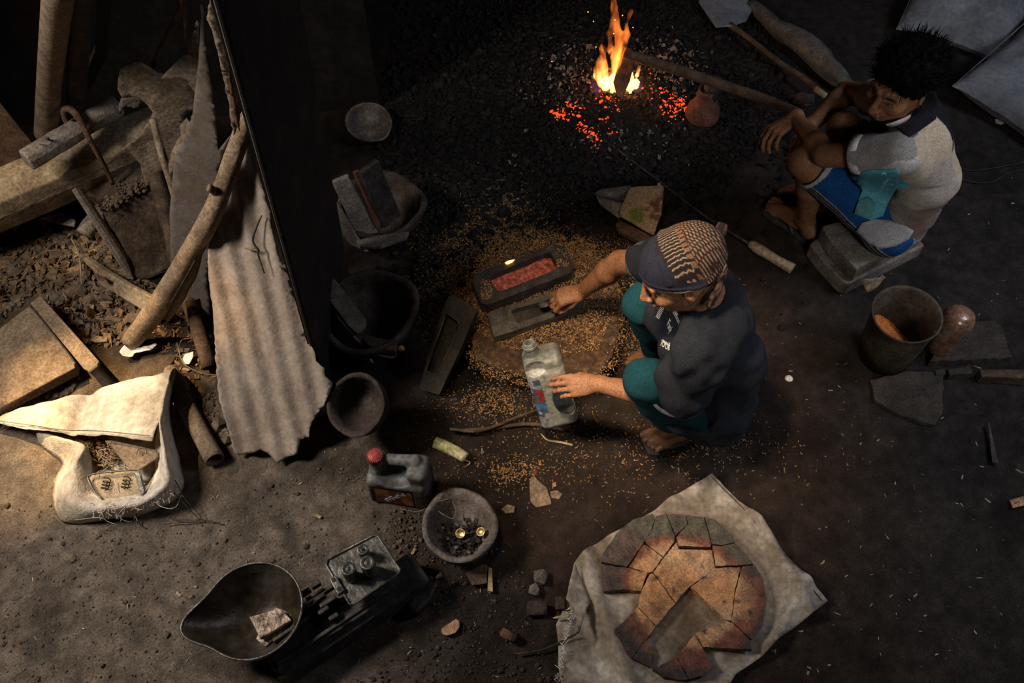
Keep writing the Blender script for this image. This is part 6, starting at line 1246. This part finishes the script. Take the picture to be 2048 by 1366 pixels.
# hair
S = SDF(); p = hp; A = np.array([list(q) for q in hax]); S.e(p(-.025, 0, .062), (.112, .094, .090), hax, .01); S.e(p(-.055, 0, .02), (.07, .088, .07), hax, .02); S.e(p(.02, 0, .105), (.075, .075, .05), hax, .02)
S.e(p(.085, 0, -.012), (.062, .088, .083), hax, .008, -1)
v, f = S.mesh(*bx(p(-.02, 0, .06), [.16, .15, .15]), .0035, lambda X, Y, Z: .008*vn(X*45, Y*45, Z*45, 3)+.005*vn(X*120, Y*120, Z*120, 4)); hr = mesh('hair', v, f, 'hair', t, True)
st = []; kv = v[RNG.integers(0, len(v), 1300)]; cen = p(-.02, 0, .04)
for x in kv:
    d_ = (x-cen); d_ /= np.linalg.norm(d_); q_ = (x-np.array(J['hd']))@A.T
    if q_[2] < .05: continue
    d2 = d_+RNG.normal(0, .35, 3); a_ = x-d_*.004; st.append([(*a_, .0016), (*(a_+d2*.012), .0013), (*(a_+d2*.022+RNG.normal(0, .003, 3)), .0005)])
mesh_ = multi('hair_tufts', tubes(st, 3), 'hair', hr, True); mesh_['kind'] = 'stuff'
# polo shirt
S = SDF(); hc = (J['Lh']+J['Rh'])/2; nk, sp = J['nk'], J['sp']; wide = unit(J['Ls']-J['Rs'])
for s in (.07, -.07): S.c(nk.lerp(sp, .25)+wide*s, sp+wide*s, .095, .098, .03); S.c(sp+wide*s, hc+wide*s*1.0+V((.01, .02, -.01)), .098, .098, .03); S.c(nk.lerp(sp, .15)+wide*s, nk+V((-.03, .02, -.15))+wide*s, .075, .085, .03)
S.c(nk, nk.lerp(sp, .3), .07, .10, .03)
for a in 'LR': S.c(J[a+'s'], nk, .064, .068, .02); S.c(J[a+'s'], J[a+'s'].lerp(J[a+'e'], .62 if a == 'L' else .42), .068, .064, .02)
S.c(J['Ls']+V((.05, .02, -.05)), sp+V((-.03, -.05, 0)), .06, .08, .03)
dl = unit(J['Le']-J['Ls']); dr = unit(J['Re']-J['Rs']); ol = dl.orthogonal().normalized(); orr = dr.orthogonal().normalized()
S.b(J['Ls']+dl*(.58*.25+.10), (.10, .10, .10), (dl, ol, dl.cross(ol)), .002, .004, -1); S.b(J['Rs']+dr*(.38*.28+.10), (.10, .10, .10), (dr, orr, dr.cross(orr)), .002, .004, -1)
S.c(J['Ls'].lerp(J['Le'], .4), J['Le'], .053, .053, .003, -1); S.c(J['Rs'].lerp(J['Re'], .25), J['Re'], .053, .053, .003, -1)
S.c(nk, J['hd'].lerp(nk, .3), .058, .066, .004, -1); S.h((0, 0, .142), (0, 0, -1))
v, f = S.mesh((1.0, 1.95, .1), (1.72, 2.7, .85), .005, lambda X, Y, Z: .005*vn(X*10, Y*10, Z*26, 5)*(Z < .55)+.004*vn(X*12, Y*12, Z*14, 6))
bv = BVHTree.FromPolygons([tuple(q) for q in v], [tuple(int(i) for i in q) for q in f])
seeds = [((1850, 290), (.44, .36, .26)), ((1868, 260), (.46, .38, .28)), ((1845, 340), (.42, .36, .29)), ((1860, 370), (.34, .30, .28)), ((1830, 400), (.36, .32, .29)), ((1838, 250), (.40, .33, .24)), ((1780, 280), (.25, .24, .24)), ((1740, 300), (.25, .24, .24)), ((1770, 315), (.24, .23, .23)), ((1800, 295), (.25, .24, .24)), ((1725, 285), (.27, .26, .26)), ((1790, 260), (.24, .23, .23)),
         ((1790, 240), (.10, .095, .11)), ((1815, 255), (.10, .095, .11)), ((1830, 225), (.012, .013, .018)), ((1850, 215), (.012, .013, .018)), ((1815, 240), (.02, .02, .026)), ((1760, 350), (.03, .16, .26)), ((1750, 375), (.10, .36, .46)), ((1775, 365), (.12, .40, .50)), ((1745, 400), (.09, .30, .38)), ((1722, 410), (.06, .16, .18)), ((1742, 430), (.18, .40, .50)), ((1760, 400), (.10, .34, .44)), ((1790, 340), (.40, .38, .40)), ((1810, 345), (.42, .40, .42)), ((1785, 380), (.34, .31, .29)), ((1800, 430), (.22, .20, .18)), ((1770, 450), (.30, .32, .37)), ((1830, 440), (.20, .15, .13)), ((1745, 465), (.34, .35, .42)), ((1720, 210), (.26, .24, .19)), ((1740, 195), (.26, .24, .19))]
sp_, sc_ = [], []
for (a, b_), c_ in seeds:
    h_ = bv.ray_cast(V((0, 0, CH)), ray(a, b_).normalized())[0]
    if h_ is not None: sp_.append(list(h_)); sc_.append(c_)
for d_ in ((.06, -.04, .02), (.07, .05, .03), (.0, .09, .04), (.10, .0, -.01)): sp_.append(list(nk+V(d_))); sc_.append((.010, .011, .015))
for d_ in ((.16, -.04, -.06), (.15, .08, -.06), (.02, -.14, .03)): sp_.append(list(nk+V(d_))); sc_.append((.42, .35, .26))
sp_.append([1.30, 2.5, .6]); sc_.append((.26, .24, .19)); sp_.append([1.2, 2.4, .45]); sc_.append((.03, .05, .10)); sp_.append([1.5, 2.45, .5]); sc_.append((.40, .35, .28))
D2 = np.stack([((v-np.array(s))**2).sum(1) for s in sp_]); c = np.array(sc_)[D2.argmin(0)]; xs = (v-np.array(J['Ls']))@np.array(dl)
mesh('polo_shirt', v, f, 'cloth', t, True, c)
def drape(nm, out, trees, col, par, off=.012, res=9, th=.004, colfn=None):
    n = len(out); bl_ = []
    for i in range(n):
        a, b = np.array(out[i], float), np.array(out[(i+1) % n], float); k = max(1, int(np.linalg.norm(b-a)/res)); bl_ += [tuple(a+(b-a)*t_/k) for t_ in range(k)]
    gx, gy = np.meshgrid(np.arange(min(p_[0] for p_ in out), max(p_[0] for p_ in out), res), np.arange(min(p_[1] for p_ in out), max(p_[1] for p_ in out), res)); gx, gy = gx.ravel(), gy.ravel(); k = inpoly(gx, gy, bl_); gx, gy = gx[k], gy[k]
    B_ = np.array(bl_); k = np.min((gx[:, None]-B_[None, :, 0])**2+(gy[:, None]-B_[None, :, 1])**2, 1) > (res*.4)**2 if len(gx) else []
    pts = [V(p_) for p_ in bl_]+[V((a, b)) for a, b in zip(gx[k], gy[k])]; m_ = len(bl_); cv, _, cf, *_ = delaunay_2d_cdt(pts, [(i, (i+1) % m_) for i in range(m_)], [], 1, 1e-5); W = []
    c0 = V((0, 0, CH)); last = None
    for q_ in cv:
        hits = [h_ for h_ in (tr.ray_cast(c0, ray(q_.x, q_.y).normalized()) for tr in trees) if h_[0] is not None]
        if hits: h_ = min(hits, key=lambda z_: z_[3]); d_ = h_[3]; last = d_
        else: d_ = last or 2.7
        W.append(c0+ray(q_.x, q_.y).normalized()*(d_-off-.004*float(vn(q_.x*.05, q_.y*.09, 0, 3))))
    D_ = np.array([(w_-c0).length for w_ in W]); nb = [set() for _ in W]
    for f_ in cf:
        for i_ in f_: nb[i_] |= set(f_)
    for _ in range(6): D_ = np.array([min(D_[i_]+.001, np.mean([D_[j_] for j_ in nb[i_]])) if nb[i_] else D_[i_] for i_ in range(len(D_))])
    W = [c0+(w_-c0).normalized()*float(d_) for w_, d_ in zip(W, D_)]
    px_ = np.array([(q_.x, q_.y) for q_ in cv]); o = mesh(nm, [tuple(w_) for w_ in W], [list(f_) for f_ in cf], 'cloth', par, True, np.repeat(np.array([col], float), len(W), 0)); s = o.modifiers.new('solid', 'SOLIDIFY'); s.thickness = th; s.offset = 0; return o
def ribbon(nm, A_, B_, col, par, th=.004, m='cloth'):
    A_ = catmull([list(P(*q)) for q in A_], 6); B_ = catmull([list(P(*q)) for q in B_], 6); n_ = len(A_); M_ = [list((np.array(a)+np.array(b))/2+np.array([0, 0, .004])) for a, b in zip(A_, B_)]
    vv = np.array(A_+M_+B_); i = np.arange(n_-1); ff = np.concatenate([np.stack([i, i+1, i+1+n_, i+n_], 1), np.stack([i+n_, i+n_+1, i+2*n_+1, i+2*n_], 1)]); o = mesh(nm, vv, ff, m, par, True, np.repeat(np.array([col]), len(vv), 0)); s = o.modifiers.new('solid', 'SOLIDIFY'); s.thickness = th; s.offset = 0; return o
ribbon('collar', [(1852, 202, .775), (1835, 218, .785), (1810, 234, .785), (1785, 245, .775), (1772, 250, .765)], [(1855, 210, .76), (1838, 226, .77), (1812, 242, .77), (1790, 252, .76), (1773, 252, .755)], (.42, .39, .40), t)
ribbon('collar_lining', [(1854, 208, .765), (1838, 224, .775), (1812, 240, .775), (1795, 250, .765)], [(1852, 222, .745), (1835, 238, .75), (1815, 248, .752), (1797, 252, .75)], (.30, .035, .035), t)
a_ = ol; b_ = dl.cross(ol); cr_ = [np.array([list(J['Ls']+dl*w+a_*math.cos(x)*r_+b_*math.sin(x)*r_) for x in np.linspace(0, 2*math.pi, 40, endpoint=False)]) for w, r_ in ((.118, .0665), (.150, .0665), (.152, .062), (.150, .058), (.118, .058))]
vv, ff = skinrings(cr_, closed=True); mesh('sleeve_band', vv, ff, 'cloth', t, True, np.full((len(vv), 3), .48))
# shorts
S = SDF()
for a in 'LR':
    h_, k_ = J[a+'h'], J[a+'k']; S.c(h_, k_.lerp(h_, .05), .088, .076, .03); d_ = unit(k_-h_); o_ = d_.orthogonal().normalized(); e_ = k_.lerp(h_, .10); S.b(e_+d_*.10, (.10, .11, .11), (d_, o_, d_.cross(o_)), .002, .003, -1); S.c(k_.lerp(h_, .25), k_, .062, .064, .003, -1)
S.c(J['Lh'], J['Rh'], .095, .095, .03); S.h((0, 0, .142), (0, 0, -1))
v, f = S.mesh((.95, 2.05, .1), (1.72, 2.7, .66), .0045, lambda X, Y, Z: .006*vn(X*13, Y*13, Z*10, 5))
c = np.repeat(np.array([[.009, .060, .19]]), len(v), 0); h_, k_ = J['Lh'], J['Lk']; ax_ = unit(k_-h_); w_ = v-np.array(h_); s_ = w_@np.array(ax_); out = unit(V((-.5, -.85, 0))-ax_*ax_.dot(V((-.5, -.85, 0)))); vup = ax_.cross(out); vup = vup if vup.z > 0 else -vup; x_, y_ = w_@np.array(out), w_@np.array(vup)
near = x_ > 0; ang = np.arctan2(y_, x_); c[near & (ang < -.22)] = (.012, .022, .06)
for a0, col in ((-.10, (.25, .26, .32)), (-.19, (.01, .012, .02)), (-.29, (.20, .16, .15)), (-.38, (.01, .012, .02)), (-.50, (.25, .25, .30))): c[near & (np.abs(ang-a0) < .045)] = col
L_ = (k_-h_).length; c[(s_ > L_*.865) & (v[:, 0] < 1.2) & (v[:, 1] < 2.45)] = (.34, .36, .34)
mesh('shorts', v, f, 'cloth', t, True, c)
bs = BVHTree.FromPolygons([tuple(q) for q in v], [tuple(int(i) for i in q) for q in f])
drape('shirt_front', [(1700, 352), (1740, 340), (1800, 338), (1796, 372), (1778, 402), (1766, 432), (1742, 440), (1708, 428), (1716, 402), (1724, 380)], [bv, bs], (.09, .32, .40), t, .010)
drape('shirt_fold', [(1742, 352), (1770, 345), (1782, 352), (1760, 385), (1738, 398), (1730, 380)], [bv, bs], (.17, .46, .54), t, .016)  # paler turquoise: lit side of the fold put into the colour
drape('shirt_fold', [(1708, 428), (1716, 402), (1736, 392), (1750, 404), (1744, 436), (1726, 434)], [bv, bs], (.09, .22, .24), t, .016)  # darker turquoise: shading of the fold put into the colour
drape('shirt_tail', [(1712, 462), (1724, 446), (1748, 438), (1776, 440), (1812, 452), (1828, 462), (1818, 478), (1792, 492), (1762, 498), (1736, 486)], [bv, bs], (.26, .255, .27), t, .012)
bb_ = BVHTree.FromPolygons([tuple(q) for q in BODY[0][0]], [tuple(int(i) for i in q) for q in BODY[0][1]])
drape('black_yoke', [(1838, 212), (1850, 200), (1852, 184), (1868, 182), (1876, 200), (1872, 238), (1842, 260), (1818, 276), (1800, 262), (1790, 252), (1812, 240)], [bv, bb_], (.010, .011, .015), t, .006)
flipflop(fL, 'rubber_dark', 'rubber_dark'); flipflop(fR, 'rubber_dark', 'rubber_dark')
